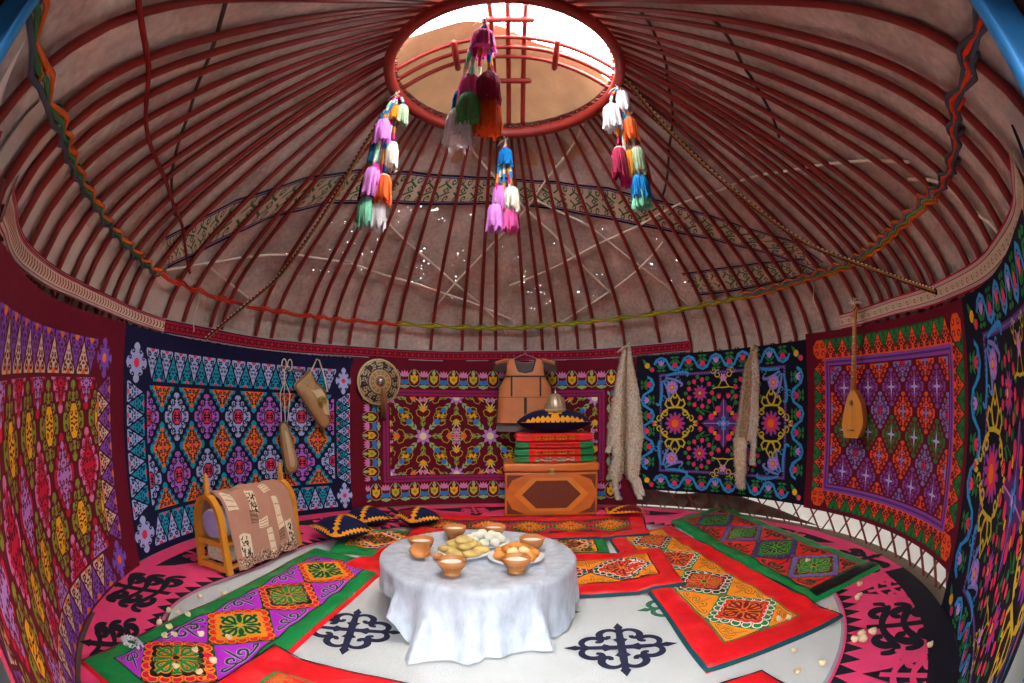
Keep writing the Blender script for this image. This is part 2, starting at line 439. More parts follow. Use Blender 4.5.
# =================================================================== wall hangings
RC = 2.90
NAVY = cloth('navy', 18, 20, 58); BURG = cloth('burgundy', 104, 10, 34, sheen=.3); DKBLUE = cloth('midnight', 10, 12, 34)
TURQ = cloth('turquoise', 12, 160, 190); PALE = cloth('pale_blue', 176, 186, 232); LILAC = cloth('lilac', 186, 112, 210)
ORANGE = cloth('orange', 240, 120, 24); CORAL = cloth('coral_pink', 240, 62, 96); BEIGE = cloth('beige', 226, 202, 170)
PURPLE = cloth('purple', 132, 84, 196); CRIM = cloth('crimson', 214, 22, 62); PINK = cloth('pink', 232, 130, 186)
OLIVE = cloth('olive_green', 142, 156, 52); YELL = cloth('yellow', 244, 182, 22); FGREEN = cloth('leaf_green', 40, 130, 62)
RORANGE = cloth('red_orange', 240, 88, 34); VIOLET = cloth('violet', 140, 74, 170); PERI = cloth('periwinkle', 128, 132, 204)
SKYB = cloth('sky_blue', 44, 150, 214); CREAM = cloth('cream', 236, 230, 190); MAG = cloth('magenta', 160, 30, 92); LGRN = cloth('light_green', 156, 190, 130)
ROSE = cloth('rose', 226, 52, 98); BLUE = cloth('cornflower', 50, 130, 214); GOLD = cloth('gold_yellow', 206, 186, 48); PLUM = cloth('plum', 92, 48, 120)
DGRN = cloth('dark_green', 22, 88, 46); LAV = cloth('lavender', 196, 140, 216)

def hanging(name, label, t0, t1, zt, zb, base, pattern, group=None, rad=RC, ripple=.006, ftop=None, fbot=None, seed=0, thick=.006, fr=None):
    """a textile hung on the round wall; pattern coordinates are metres along the wall (0..W) and height (0..H)"""
    W = R_(t1 - t0) * RC; H = zt - zb
    ftop = ftop or (lambda u: 0); fbot = fbot or (lambda u: 0)
    def fmap(x, y, h):
        u = x / W; v = y / H
        z = (zb + fbot(u)) * (1 - v) + (zt + ftop(u)) * v
        r = rad - h - .010 + ripple * (wob(x * 3.1, y * 1.2, seed) * (1.15 - v) + .5 * sin(x * 5 + seed))
        if fr: r += fr(u, v)
        return cyl(t0 + (t1 - t0) * u, r, z)
    nu = max(8, int(W / .035)); nv = max(8, int(H / .06)); mb = MB()
    mb.grid(lambda i, j: fmap(W * i / nu, H * j / nv, 0), nu, nv, base)
    mb.grid(lambda i, j: fmap(W * (1 - i / nu), H * j / nv, -thick), nu, nv, base)
    for a, b in (((0, 0), (1, 0)), ((1, 0), (1, 1)), ((1, 1), (0, 1)), ((0, 1), (0, 0))):
        n = nu if a[1] == b[1] else nv
        mb.grid(lambda i, j: fmap(W * (a[0] + (b[0] - a[0]) * i / n), H * (a[1] + (b[1] - a[1]) * i / n), -thick * (1 - j)), n, 1, base)
    P = Pat(); pattern(P, W, H, lambda deg: R_(deg - t0) * RC, lambda z: z - zb); P.emit(mb, fmap)
    return tag(mb.build(name), label, 'wall hanging', group)

def scal_quad(w, h, n=4, amp=.10):
    """outline of a lozenge with scalloped edges"""
    q = []; cor = [(w, 0), (0, h), (-w, 0), (0, -h)]
    for k in range(4):
        a, b = cor[k], cor[(k + 1) % 4]
        nx, ny = (a[0] + b[0]) / hypot(w, h), (a[1] + b[1]) / hypot(w, h)
        for i in range(n * 3):
            t = i / (n * 3); e = amp * min(w, h) * (abs(sin(pi * t * n)) - .35) * (1 if 0 < t else 0)
            q.append((a[0] + (b[0] - a[0]) * t + nx * e, a[1] + (b[1] - a[1]) * t + ny * e))
    return q
def oct_(w, h): return [(w, h * .45), (w * .45, h), (-w * .45, h), (-w, h * .45), (-w, -h * .45), (-w * .45, -h), (w * .45, -h), (w, -h * .45)]
def lace_dia(P, x, y, w, h, c, dark, cc=None, lw=.012, l=0, cw=.42, ch=.36, clip=None):
    lw *= 1.35
    """lozenge of scrolling lace with an optional centre medallion"""
    P.at(x, y); P.fill(scal_quad(w, h, 4, .20), c, l)
    s = min(w, h)
    def q():
        P.spiral(w * .50, h * .30, s * .155, .4, 1.05, lw, dark, l + 1)
        P.spiral(w * .25, h * .56, s * .145, 1.2, 1.05, lw, dark, l + 1)
        P.spiral(w * .72, h * .12, s * .10, 0, .9, lw, dark, l + 1, n=9)
        P.spiral(w * .10, h * .76, s * .09, 1.6, .9, lw, dark, l + 1, n=9)
        P.spiral(w * .38, h * .45, s * .10, 2.6, .9, lw, dark, l + 1, n=9)
        P.line([(w * .55, h * .10), (w * .60, h * .22), (w * .70, h * .28)], lw, dark, l + 1, True)
        P.line([(w * .08, h * .56), (w * .20, h * .66), (w * .22, h * .80)], lw, dark, l + 1, True)
        if not cc:
            P.spiral(w * .20, h * .20, s * .15, .8, 1.1, lw, dark, l + 1)
            P.line([(0, h * .36), (w * .10, h * .40), (w * .16, h * .34)], lw * .8, dark, l + 1)
    P.mirror4(q)
    if cc:
        P.fill(oct_(w * (cw + .07), h * (ch + .06)), dark, l + 2); P.fill(oct_(w * cw, h * ch), cc, l + 3)
        def q2():
            P.spiral(w * cw * .5, h * ch * .5, s * .12, .7, 1.0, lw * .85, dark, l + 4, n=9)
            P.line([(0, h * ch * .25), (w * cw * .35, h * ch * .12), (w * cw * .8, h * ch * .1)], lw * .7, dark, l + 4)
        P.mirror4(q2)
    P.pop()
def cut_poly(poly, x0, x1, y0, y1):
    for ax, lim, sg in ((0, x0, 1), (0, x1, -1), (1, y0, 1), (1, y1, -1)):
        out = []
        for i in range(len(poly)):
            a, b = poly[i - 1], poly[i]; da, db = (a[ax] - lim) * sg, (b[ax] - lim) * sg
            if (da >= 0) != (db >= 0):
                t = da / (da - db); out.append((a[0] + (b[0] - a[0]) * t, a[1] + (b[1] - a[1]) * t))
            if db >= 0: out.append(b)
        poly = out
        if len(poly) < 3: return []
    return poly
class Clip(Pat):
    """a pattern whose pieces are trimmed to a rectangle (the sewn inner panel)"""
    def __init__(s, x0, x1, y0, y1):
        Pat.__init__(s); s.r = (x0, x1, y0, y1)
    def into(s, P):
        x0, x1, y0, y1 = s.r
        for it in s.items:
            if it[0] == 'f':
                q = cut_poly(it[1], x0, x1, y0, y1)
                if len(q) > 2: P.items.append(('f', [P.T(p) for p in q], it[2], it[3]))
            else:
                run = []
                for p in it[1] + [None]:
                    if p and x0 <= p[0] <= x1 and y0 <= p[1] <= y1: run.append(P.T(p))
                    else:
                        if len(run) > 1: P.items.append(('l', run, it[2], it[3], it[4], it[5]))
                        run = []
def frame(P, x0, x1, y0, y1, w, m, l=0):
    for a, b in (((x0, y0), (x1, y0)), ((x1, y0), (x1, y1)), ((x1, y1), (x0, y1)), ((x0, y1), (x0, y0))):
        dx = (w / 2 if a[1] == b[1] else 0); dy = (w / 2 if a[0] == b[0] else 0)
        sg = 1 if (b[0] + b[1]) > (a[0] + a[1]) else -1
        P.line([(a[0] - dx * sg, a[1] - dy * sg), (b[0] + dx * sg, b[1] + dy * sg)], w, m, l)
def tooth(P, w, h, c, dark, lw, l, dot=None):
    """fir-tree scrolling tooth standing on y = 0, tip at y = h"""
    pts = []
    n = 3
    for i in range(n * 3 + 1):
        t = i / (n * 3); e = .22 * (abs(sin(pi * t * n)))
        pts.append((w / 2 * (1 - t) * (1 + e) , h * t))
    pts = pts[:-1] + [(0, h * 1.02)] + [(-a, b) for a, b in pts[:-1]][::-1]
    P.fill(pts, c, l)
    def m():
        P.spiral(w * .23, h * .20, w * .13, .5, 1.1, lw, dark, l + 1, n=10)
        P.spiral(w * .11, h * .52, w * .085, .8, 1.0, lw * .85, dark, l + 1, n=9)
        P.line([(0, h * .34), (w * .10, h * .36)], lw * .9, dark, l + 1)
        P.line([(w * .40, h * .06), (w * .30, h * .34), (w * .17, h * .42)], lw, dark, l + 1, True); P.line([(w * .04, h * .64), (w * .10, h * .72)], lw, dark, l + 1, True)
    lw *= 1.4
    P.mirror2(m)
    if dot: P.fill([(w * .17 * cos(a), h * .0 + w * .17 * sin(a)) for a in [pi * k / 6 for k in range(7)]], dot, l + 2)
def zig_border(P, X0, X1, Y0, Y1, x0, x1, y0, y1, nx, ny, ca, cb, dark, lw, dot=None, corner=None):
    """interlocking teeth between an outer and an inner rectangle"""
    def side(ax, ay, ang, length, depth, n):
        p = length / n
        P.at(ax, ay, ang)
        for k in range(n):
            P.at(p * (k + .5), 0); tooth(P, p * .84, depth * .90, ca, dark, lw, 0, dot); P.pop()
            if k < n - 1:
                P.at(p * (k + 1), depth, pi); tooth(P, p * .78, depth * .84, cb, dark, lw, 0, dot); P.pop()
        P.pop()
    side(x0, Y0, 0, x1 - x0, y0 - Y0, nx); side(x1, Y1, pi, x1 - x0, Y1 - y1, nx)
    side(X1, y0, pi / 2, y1 - y0, X1 - x1, ny); side(X0, y1, -pi / 2, y1 - y0, x0 - X0, ny)
    for cx, cy, w, h in (((X0 + x0) / 2, (Y0 + y0) / 2, x0 - X0, y0 - Y0), ((X1 + x1) / 2, (Y0 + y0) / 2, X1 - x1, y0 - Y0),
                         ((X0 + x0) / 2, (Y1 + y1) / 2, x0 - X0, Y1 - y1), ((X1 + x1) / 2, (Y1 + y1) / 2, X1 - x1, Y1 - y1)):
        P.at(cx, cy); P.fill(scal_quad(w * .60, h * .60, 3, .16), corner or ca, 0)
        P.mirror4(lambda: [P.spiral(w * .20, h * .36, w * .10, .7, 1.1, lw * 1.3, dark, 2, n=9), P.spiral(w * .38, h * .16, w * .09, .7, 1.1, lw * 1.3, dark, 2, n=9)])
        if dot: P.circ(0, 0, w * .16, dot, 1)
        P.pop()

# --- orange and turquoise diamonds on navy
def pat_navy(P, W, H, X, Z):
    a0, a1, b0, b1 = X(-100.4), X(-40.9 - .4), Z(.06), Z(1.66); i0, i1, j0, j1 = X(-95.6), X(-44.6), Z(.32), Z(1.40)
    zig_border(P, a0, a1, b0, b1, i0, i1, j0, j1, 13, 6, PALE, TURQ, NAVY, .011, CORAL)
    P.fill([(i0, j0), (i1, j0), (i1, j1), (i0, j1)], NAVY, 1)
    f = .035; i0 += f; i1 -= f; j0 += f; j1 -= f
    K = Clip(i0, i1, j0, j1); p = (i1 - i0) / 6; q = (j1 - j0) / 2
    for r in range(3):
        for k in range(6):
            x, y = i0 + p * (k + .5), j0 + q * r
            K.at(x, y); K.fill(scal_quad(p * .42, q * .43, 4, .1), TURQ, 2)
            K.mirror4(lambda: [K.spiral(p * .47 * a, q * .47 * b, .028, .7, 1, .010, NAVY, 3, n=8) for a, b in ((.68, .24), (.46, .46), (.24, .68))])
            K.pop()
            lace_dia(K, x, y, p * .31, q * .33, ORANGE, NAVY, None, .010, 4); K.circ(x, y, p * .055, CORAL, 6)
    for r in range(2):
        for k in range(7):
            lace_dia(K, i0 + p * k, j0 + q * (r + .5), p * .40, q * .41, (PALE if (k + r) % 2 == 0 else LILAC), NAVY, CORAL, .011, 2, .36, .29)
    K.into(P)
hanging('hanging_textile', 'navy wall hanging with orange, turquoise and lilac diamonds behind the cradle', -105.5, -39.6, 1.80, .0, NAVY, pat_navy, 'embroidered wall hangings', rad=2.905, seed=1, fbot=lambda u: .008)

# --- crimson and green diamonds on burgundy, nearest on the left
def pat_crim(P, W, H, X, Z):
    a0, a1, b0, b1 = X(-161), X(-106.8), Z(.03), Z(1.645); i0, i1, j0, j1 = X(-158), X(-110.8), Z(.27), Z(1.42)
    zig_border(P, a0, a1, b0, b1, i0, i1, j0, j1, 10, 6, PURPLE, BEIGE, BURG, .012, ORANGE)
    P.fill([(i0, j0), (i1, j0), (i1, j1), (i0, j1)], BURG, 1)
    K = Clip(i0 + .02, i1 - .02, j0 + .02, j1 - .02); p = R_(8.0) * RC; q = .575
    xs = X(-118.6); ys = Z(1.15)
    for r in range(-1, 4):
        for k in range(-6, 4):
            lace_dia(K, xs + p * k, ys - q * r, p * .40, q * .41, OLIVE, BURG, YELL, .012, 2, .42, .42)
            x, y = xs + p * (k + .5), ys - q * (r + .5)
            c1, c2 = ((CRIM, PINK) if (k % 2 == 0) else (PINK, CRIM))
            if r % 2: c1, c2 = c2, c1
            lace_dia(K, x, y, p * .40, q * .41, PINK if c1 is CRIM else CRIM, BURG, None, .010, 2)
            lace_dia(K, x, y, p * .30, q * .33, c1 if c1 is CRIM else LAV, BURG, None, .010, 4)
    K.into(P)
hanging('hanging_textile', 'burgundy wall hanging with green and crimson diamonds at the left edge', -166, -102.6, 1.80, -.0, BURG, pat_crim, 'embroidered wall hangings', rad=2.865, ripple=.012, seed=4,
        ftop=lambda u: .0 - .12 * (1 - u), fbot=lambda u: .006, fr=lambda u, v: -.03 * (1 - v) * smoothstep(u, .5, 1) + .13 * (1 - smoothstep(u, 0, .35)))

# --- floral medallions on burgundy at the back
def flower(P, x, y, r, petal, cen, l, n=8, point=True):
    pts = []
    for i in range(n * 4):
        a = TAU * i / (n * 4); k = abs(cos(n * a / 2)); pts.append((x + r * (.58 + .42 * k ** (1.6 if point else .7)) * cos(a), y + r * (.58 + .42 * k ** (1.6 if point else .7)) * sin(a)))
    P.fill(pts, petal, l); P.circ(x, y, r * .42, cen, l + 1)
def leaf(P, x, y, a, L, w, m, l):
    P.at(x, y, a); P.fill([(0, 0), (L * .3, w * .5), (L * .65, w * .4), (L, 0), (L * .65, -w * .4), (L * .3, -w * .5)], m, l); P.pop()
def tulip(P, x, y, a, s, m, l, m2=None):
    P.at(x, y, a, s); P.fill([(0, -.4), (.38, -.1), (.42, .5), (.18, .2), (0, .62), (-.18, .2), (-.42, .5), (-.38, -.1)], m, l)
    if m2: P.circ(0, -.05, .2, m2, l + 1, 8)
    P.pop()
def medallion(P, x, y, s, l=2):
    P.at(x, y, 0, s)
    for k in range(8):
        a = TAU * k / 8; P.at(0, 0, a)
        P.line([(.22, 0), (.40, .02), (.56, -.02)], .022, LGRN, l)
        for t, b in ((.27, .5), (.27, -.5), (.40, .55), (.40, -.55)): leaf(P, t, 0, b, .16, .06, LGRN if k % 2 else OLIVE, l)
        P.line([(.50, 0), (.58, .16), (.70, .20), (.76, .12)], .020, GOLD, l); P.line([(.50, 0), (.58, -.16), (.70, -.20), (.76, -.12)], .020, GOLD, l)
        P.pop()
    for k in range(4):
        a = TAU * k / 4 + pi / 4; P.at(0, 0, a)
        P.circ(.57, 0, .085, BLUE, l + 2, 9)
        for b in (.6, -.6): leaf(P, .64, .04 * (1 if b > 0 else -1), b, .2, .08, OLIVE, l + 1)
        P.fill([(.72, 0), (.80, .09), (.78, .03), (.92, .05), (.84, 0), (.92, -.05), (.78, -.03), (.80, -.09)], YELL, l + 2)
        P.pop()
        a = TAU * k / 4; P.at(0, 0, a)
        P.fill([(.66, 0), (.74, .12), (.77, .04), (.90, .08), (.84, 0), (.90, -.08), (.77, -.04), (.74, -.12)], YELL if k % 2 else ORANGE, l + 2)
        for b in (.7, -.7): leaf(P, .70, 0, b, .22, .07, LGRN, l + 1)
        tulip(P, .99, .05, -pi / 2, .12, PINK, l + 2); tulip(P, .99, -.05, -pi / 2, .12, LAV, l + 2)
        P.line([(.86, .02), (.97, .12), (1.06, .10)], .018, CREAM, l + 1); P.line([(.86, -.02), (.97, -.12), (1.06, -.10)], .018, CREAM, l + 1)
        P.pop()
    flower(P, 0, 0, .25, LAV, CREAM, l + 3); P.pop()
def pat_burg(P, W, H, X, Z):
    x0, x1, y0, y1 = X(-32.2), X(21.5), Z(.36), Z(1.42)
    frame(P, x0, x1, y0, y1, .075, MAG, 0); frame(P, x0, x1, y0, y1, .012, BURG, 1)
    n = 54
    for (ax, ay, bx, by) in ((x0, y0, x1, y0), (x0, y1, x1, y1), (x0, y0, x0, y1), (x1, y0, x1, y1)):
        k = int(hypot(bx - ax, by - ay) / .045)
        for i in range(k): P.circ(ax + (bx - ax) * (i + .5) / k, ay + (by - ay) * (i + .5) / k, .014, PLUM, 2, 6)
    K = Clip(x0 + .05, x1 - .05, y0 + .05, y1 - .05); yc = Z(.89)
    for d in (-22.9, -6.2, 10.5): medallion(K, X(d), yc, .44)
    for d in (-14.6, 2.2): medallion(K, X(d), y1 - .05, .40); medallion(K, X(d), y0 + .05, .40)
    for d in (-31.5, 19.8): medallion(K, X(d), y1 - .06, .40); medallion(K, X(d), y0 + .06, .40)
    K.into(P)
    def unit(k):
        c = (YELL, GOLD)[k % 2]
        P.fill([(0, -.06), (.045, -.02), (.05, .05), (.02, .035), (0, .10), (-.02, .035), (-.05, .05), (-.045, -.02)], c, 1)
        P.circ(0, .0, .022, OLIVE, 2, 7)
        for s in (-1, 1):
            P.line([(0, -.09), (s * .05, -.075), (s * .075, -.03), (s * .07, .06), (s * .03, .11)], .008, LGRN, 0)
            tulip(P, s * .105, .055, s * .4, .085, PINK, 1, LAV); P.circ(s * .10, -.035, .031, BLUE, 1, 8)
            leaf(P, s * .02, .06, pi / 2 + s * .5, .07, .03, LGRN, 1); leaf(P, s * .06, -.08, -s * .3 + (0 if s > 0 else pi), .07, .03, LGRN, 1)
        P.fill([(.125 + .035 * cos(a), -.09 + .028 * sin(a)) for a in [TAU * i / 5 for i in range(5)]], LGRN, 1)
    def strip(ax, ay, ang, L, n):
        P.at(ax, ay, ang); p = L / n
        for k in range(n): P.at(p * (k + .5), 0, 0, p / .25, 1); unit(k); P.pop()
        P.pop()
    top, bot, lef, rig = Z(1.585), Z(.20), X(-35.8), X(25.0)
    strip(X(-37.4), top, 0, X(26.4) - X(-37.4), 13); strip(X(-37.4), bot, 0, X(26.4) - X(-37.4), 13)
    strip(lef, bot + .16, pi / 2, top - bot - .30, 5); strip(rig, top - .14, -pi / 2, top - bot - .30, 5)
hanging('hanging_textile', 'burgundy floral wall hanging behind the chest and the leather vest', -41.2, 30.6, 1.84, .02, BURG, pat_burg, 'embroidered wall hangings', rad=2.90, seed=2)

# --- flowers on midnight blue
def rosette(P, x, y, r, l=1):
    P.at(x, y, 0, r)
    for k in range(9):
        a = TAU * k / 9; P.circ(.92 * cos(a), .92 * sin(a), .17, ROSE, l, 8)
        P.line([(.6 * cos(a), .6 * sin(a)), (.86 * cos(a), .86 * sin(a))], .04, FGREEN, l)
        b = a + TAU / 18; P.fill([(1.12 * cos(b) + .16 * cos(b + q), 1.12 * sin(b) + .16 * sin(b + q) ) for q in (0, 1.2, 2.4, 3.14, 3.9, 5.1)], FGREEN, l)
        leaf(P, 1.1 * cos(b), 1.1 * sin(b), b + .6, .2, .09, FGREEN, l); leaf(P, 1.1 * cos(b), 1.1 * sin(b), b - .6, .2, .09, FGREEN, l)
    flower(P, 0, 0, .58, VIOLET, ROSE, l + 1, 10, False); flower(P, 0, 0, .42, ROSE, MAG, l + 3, 10, False); P.circ(0, 0, .2, PLUM, l + 5, 9); P.circ(0, 0, .13, YELL, l + 6, 8)
    P.pop()
def goldmed(P, x, y, s, l=1):
    P.at(x, y, 0, s)
    def q():
        P.line([(.0, .60), (.12, .72), (.20, .92), (.10, 1.08), (.02, .96)], .075, GOLD, l); P.line([(.05, .62), (.30, .60), (.42, .74), (.34, .92), (.24, .86)], .075, GOLD, l)
        P.line([(.30, .55), (.48, .46), (.60, .28), (.50, .20)], .08, GOLD, l); P.spiral(.66, .18, .13, 1.5, .9, .06, GOLD, l); P.spiral(.40, .40, .12, 0, 1, .06, GOLD, l)
        leaf(P, .74, .04, .2, .22, .10, GOLD, l); P.line([(.10, 1.05), (.0, 1.25)], .05, GOLD, l)
    P.mirror4(q)
    flower(P, 0, 0, .44, VIOLET, ROSE, l + 1, 12, False); flower(P, 0, 0, .34, ROSE, PLUM, l + 3, 12, False); P.circ(0, 0, .15, ORANGE, l + 5, 9)
    tulip(P, .90, 0, -pi / 2, .16, ROSE, l + 1); tulip(P, -.90, 0, pi / 2, .16, ROSE, l + 1); P.pop()
def palmette(P, x, y, ang, s, l=1):
    P.at(x, y, ang, s)
    for k, (a, L) in enumerate(((-.1, 1.15), (.35, .95), (.8, .75), (1.25, .95), (1.7, 1.15))):
        P.line([(.15 * cos(a), .15 * sin(a)), (L * .55 * cos(a + .1), L * .55 * sin(a + .1)), (L * cos(a), L * sin(a)), ((L - .08) * cos(a - .16), (L - .08) * sin(a - .16))], .10, SKYB if k % 2 == 0 else PERI, l, True)
        P.spiral(L * .72 * cos(a + .2), L * .72 * sin(a + .2), .12, a, 1, .045, SKYB, l)
    P.circ(.42, .42, .26, PERI, l + 1, 12); flower(P, .42, .42, .24, LAV, ROSE, l + 2, 8, False); P.circ(.42, .42, .07, YELL, l + 4, 7); P.pop()
def pat_flowers(tL, tR, zT, zB, dim=False):
    def pat(P, W, H, X, Z):
        cx, cy = W / 2, H / 2
        m = .30; x0, x1, y0, y1 = m, W - m * 1.0, m * .82, H - m * .80
        frame(P, x0, x1, y0, y1, .034, PLUM, 0)
        for (ax, ay, bx, by) in ((x0, y0, x1, y0), (x0, y1, x1, y1), (x0, y0, x0, y1), (x1, y0, x1, y1)):
            k = int(hypot(bx - ax, by - ay) / .03)
            for i in range(k): P.circ(ax + (bx - ax) * (i + .5) / k, ay + (by - ay) * (i + .5) / k, .008, PERI, 1, 5)
        def wave(ax, ay, ang, L, n, d):
            P.at(ax, ay, ang); p = L / n
            pts = []
            for k in range(n):
                for (u, v) in ((0, .0), (.08, .42), (.25, .62), (.42, .42), (.5, 0), (.58, -.42), (.75, -.62), (.92, -.42)): pts.append((p * (k + u), v * d))
            pts.append((L, 0))
            P.line(pts, .026, SKYB, 1); P.line([(a + .012, b * .62) for a, b in pts], .012, BLUE, 1)
            for k in range(n):
                for u, sg in ((.25, 1), (.75, -1)):
                    x, y = p * (k + u), sg * -.10 * d
                    tulip(P, x, y + sg * .02, 0 if sg > 0 else pi, .085, (ROSE, LAV, ROSE, CORAL)[(k * 2 + (sg > 0)) % 4], 2)
                    for e in (-1, 1):
                        leaf(P, x, y - sg * .04, (pi / 2 + e * .9) * sg, .085, .032, FGREEN, 1); leaf(P, x, y - sg * .06, (pi / 2 + e * 1.6) * sg, .06, .03, FGREEN, 1)
                        P.spiral(x + e * p * .10, y + sg * .05, .02, 0, 1, .010, SKYB, 1, n=7)
            P.pop()
        d = m * .42
        wave(m * .75, H - m * .38, 0, W - m * 1.5, 5, d); wave(m * .75, m * .38, 0, W - m * 1.5, 5, d)
        wave(m * .45, m * .85, pi / 2, H - m * 1.7, 3, d); wave(W - m * .45, H - m * .85, -pi / 2, H - m * 1.7, 3, d)
        for px in (m * .45, W - m * .45):
            for py in (m * .4, H - m * .4): P.circ(px, py, .035, YELL, 1, 8); P.circ(px + .06, py - .05, .03, ROSE, 1, 8); leaf(P, px, py, 2.2, .1, .04, FGREEN, 1); leaf(P, px, py, -.8, .1, .04, FGREEN, 1)
        s = .30 * H / 1.6; ex = .62 * W / 2.2
        for e in (-1, 1): goldmed(P, cx + e * ex, cy, s)
        for a in (-1, 1):
            for b in (-1, 1):
                rosette(P, cx + a * .30 * W / 2.2, cy + b * .34 * H / 1.6, .165)
        for px, py, an in ((x0 + .02, y0 + .02, 0), (x1 - .02, y0 + .02, pi / 2), (x1 - .02, y1 - .02, pi), (x0 + .02, y1 - .02, -pi / 2)): palmette(P, px, py, an, .30)
        for b in (-1, 1):
            P.at(cx, cy + b * .50 * H / 1.6, 0, .2, .2 * b)
            P.mirror2(lambda: [P.spiral(.35, .2, .26, 2, 1.1, .07, GOLD, 1), P.spiral(.62, .42, .2, 0, 1.1, .06, GOLD, 1), P.line([(.0, -.55), (.4, -.52), (.7, -.6), (.72, -.4)], .07, GOLD, 1), P.line([(.1, .0), (.2, -.3), (.35, -.5)], .06, GOLD, 1)])
            flower(P, 0, 0, .26, LAV, PINK, 1, 6); P.pop()
        P.at(cx, cy, 0, .30 * H / 1.6)
        for k in range(4):
            P.at(0, 0, k * pi / 2)
            P.fill([(.15, -.2), (.5, -.28), (.95, 0), (.5, .28), (.15, .2)], PLUM, 1); P.fill([(.06, -.09), (.20, -.10), (.30, 0), (.20, .10), (.06, .09)], SKYB, 2)
            P.line([(.2, 0), (.85, 0)], .03, LAV, 3)
            for e in (-1, 1):
                P.circ(.52, e * .24, .13, ROSE, 3, 9); tulip(P, .98, e * .20, -pi / 2 + e * .3, .24, ROSE, 2, CORAL); leaf(P, .8, e * .3, e * .6, .3, .1, FGREEN, 1)
                P.fill([(.30, e * .30), (.42, e * .30), (.42, e * .45), (.30, e * .42)], YELL, 2)
                P.line([(.55, e * .40), (.9, e * .5), (1.1, e * .42)], .03, FGREEN, 1)
            P.pop()
        P.fill([(.1, 0), (0, .1), (-.1, 0), (0, -.1)], LAV, 5); P.pop()
    return pat
hanging('hanging_textile', 'midnight blue floral wall hanging with the single fur pelt hanging on it', 30.4, 74.2, 1.85, .235, DKBLUE, pat_flowers(0, 0, 0, 0), 'embroidered wall hangings', rad=2.895, seed=3, ripple=.004)

# --- orange and violet diamonds on burgundy, right
def pat_orange(P, W, H, X, Z):
    a0, a1, b0, b1 = X(76.3), X(119.6), Z(.26), Z(1.80); i0, i1, j0, j1 = X(79.2), X(116.0), Z(.42), Z(1.62)
    def oteeth(ax, ay, ang, L, n, d):
        P.at(ax, ay, ang); p = L / n
        for k in range(n):
            P.at(p * (k + .5), d, pi); tooth(P, p * 1.0, d * .92, RORANGE, BURG, .013, 0, None); P.pop()
            P.at(p * (k + 1 if k < n - 1 else k + .999), 0); tooth(P, p * .85, d * .80, DGRN, FGREEN, .010, 0, None); P.pop()
        P.pop()
    oteeth(i0, b0, 0, i1 - i0, 11, j0 - b0); oteeth(i1, b1, pi, i1 - i0, 11, b1 - j1)
    oteeth(a1, j0, pi / 2, j1 - j0, 7, a1 - i1); oteeth(a0, j1, -pi / 2, j1 - j0, 7, i0 - a0)
    for cx, cy in ((a0 + .09, b0 + .09), (a1 - .09, b0 + .09), (a0 + .09, b1 - .09), (a1 - .09, b1 - .09)):
        P.at(cx, cy); P.fill(oct_(.085, .085), RORANGE, 1); P.mirror4(lambda: P.spiral(.04, .04, .032, .7, 1, .011, BURG, 2, n=9)); P.pop()
    f = .03; frame(P, i0 + f, i1 - f, j0 + f, j1 - f, .06, VIOLET, 0); frame(P, i0 + f, i1 - f, j0 + f, j1 - f, .018, PLUM, 1)
    i0 += .075; i1 -= .075; j0 += .075; j1 -= .075
    K = Clip(i0, i1, j0, j1); p = R_(6.65) * RC; q = .367; xs = X(97.6)
    def cell(x, y, c, dark, cc):
        lace_dia(K, x, y, p * .39, q * .40, c, dark, None, .010, 1)
        K.at(x, y); K.fill([(.06, 0), (.012, .012), (0, .075), (-.012, .012), (-.06, 0), (-.012, -.012), (0, -.075), (.012, -.012)], cc, 3); K.pop()
    for r in range(5):
        y = Z(1.355) - q * (r - 1)
        for k in range(-4, 5):
            cell(xs + p * k, y, FGREEN if r == 2 else VIOLET, BURG, PALE)
            cell(xs + p * (k + .5), y - q / 2, (PERI if (k + r) % 3 == 0 else RORANGE), BURG, (CRIM if (k + r) % 3 == 0 else PERI))
    K.into(P)
hanging('hanging_textile', 'burgundy wall hanging with an orange border and violet diamonds behind the lute', 74.4, 122.2, 1.87, .22, BURG, pat_orange, 'embroidered wall hangings', rad=2.89, seed=5, ripple=.005, ftop=lambda u: .03 * (1 - u) - .06 * u)
hanging('hanging_textile', 'dark blue floral wall hanging by the doorway at the right edge', 121.6, 163, 1.80, -.0, DKBLUE, pat_flowers(0, 0, 0, 0), 'embroidered wall hangings', rad=2.865, seed=6, ripple=.012, fbot=lambda u: .008, fr=lambda u, v: .075 * smoothstep(u, .6, 1))
# =================================================================== floor textiles
WHITE_F = cloth('white_felt', 192, 195, 194, bump=.4, bscale=90, vscale=6, var=.06); PINKF = cloth('pink_felt', 232, 66, 116, bump=.4, bscale=90, vscale=7, var=.14)
BLACKF = cloth('black_felt', 26, 22, 34, bump=.4, bscale=90); GREYF = cloth('grey_cord', 150, 146, 158); NAVYF = cloth('ink_felt', 34, 36, 62, bump=.4, bscale=90); GREENF = cloth('sage_felt', 48, 104, 78, bump=.4, bscale=90)
RED = satin('red', 226, 24, 32); GREEN = satin('green', 8, 128, 62); BLACKV = satin('black', 14, 18, 16); TEAL = cloth('teal_piping', 8, 70, 76)
VMAG = cloth('violet_magenta', 186, 40, 196); SCAR = cloth('scarlet', 226, 40, 30); TANG = cloth('tangerine', 246, 140, 30); MAROON = cloth('maroon', 126, 16, 34); BOTTLE = cloth('bottle_green', 14, 74, 40)
LIME = cloth('lime', 150, 180, 60); KELLY = cloth('kelly_green', 22, 130, 60); OFFW = cloth('off_white', 236, 226, 220); RASP = cloth('raspberry', 190, 26, 70)

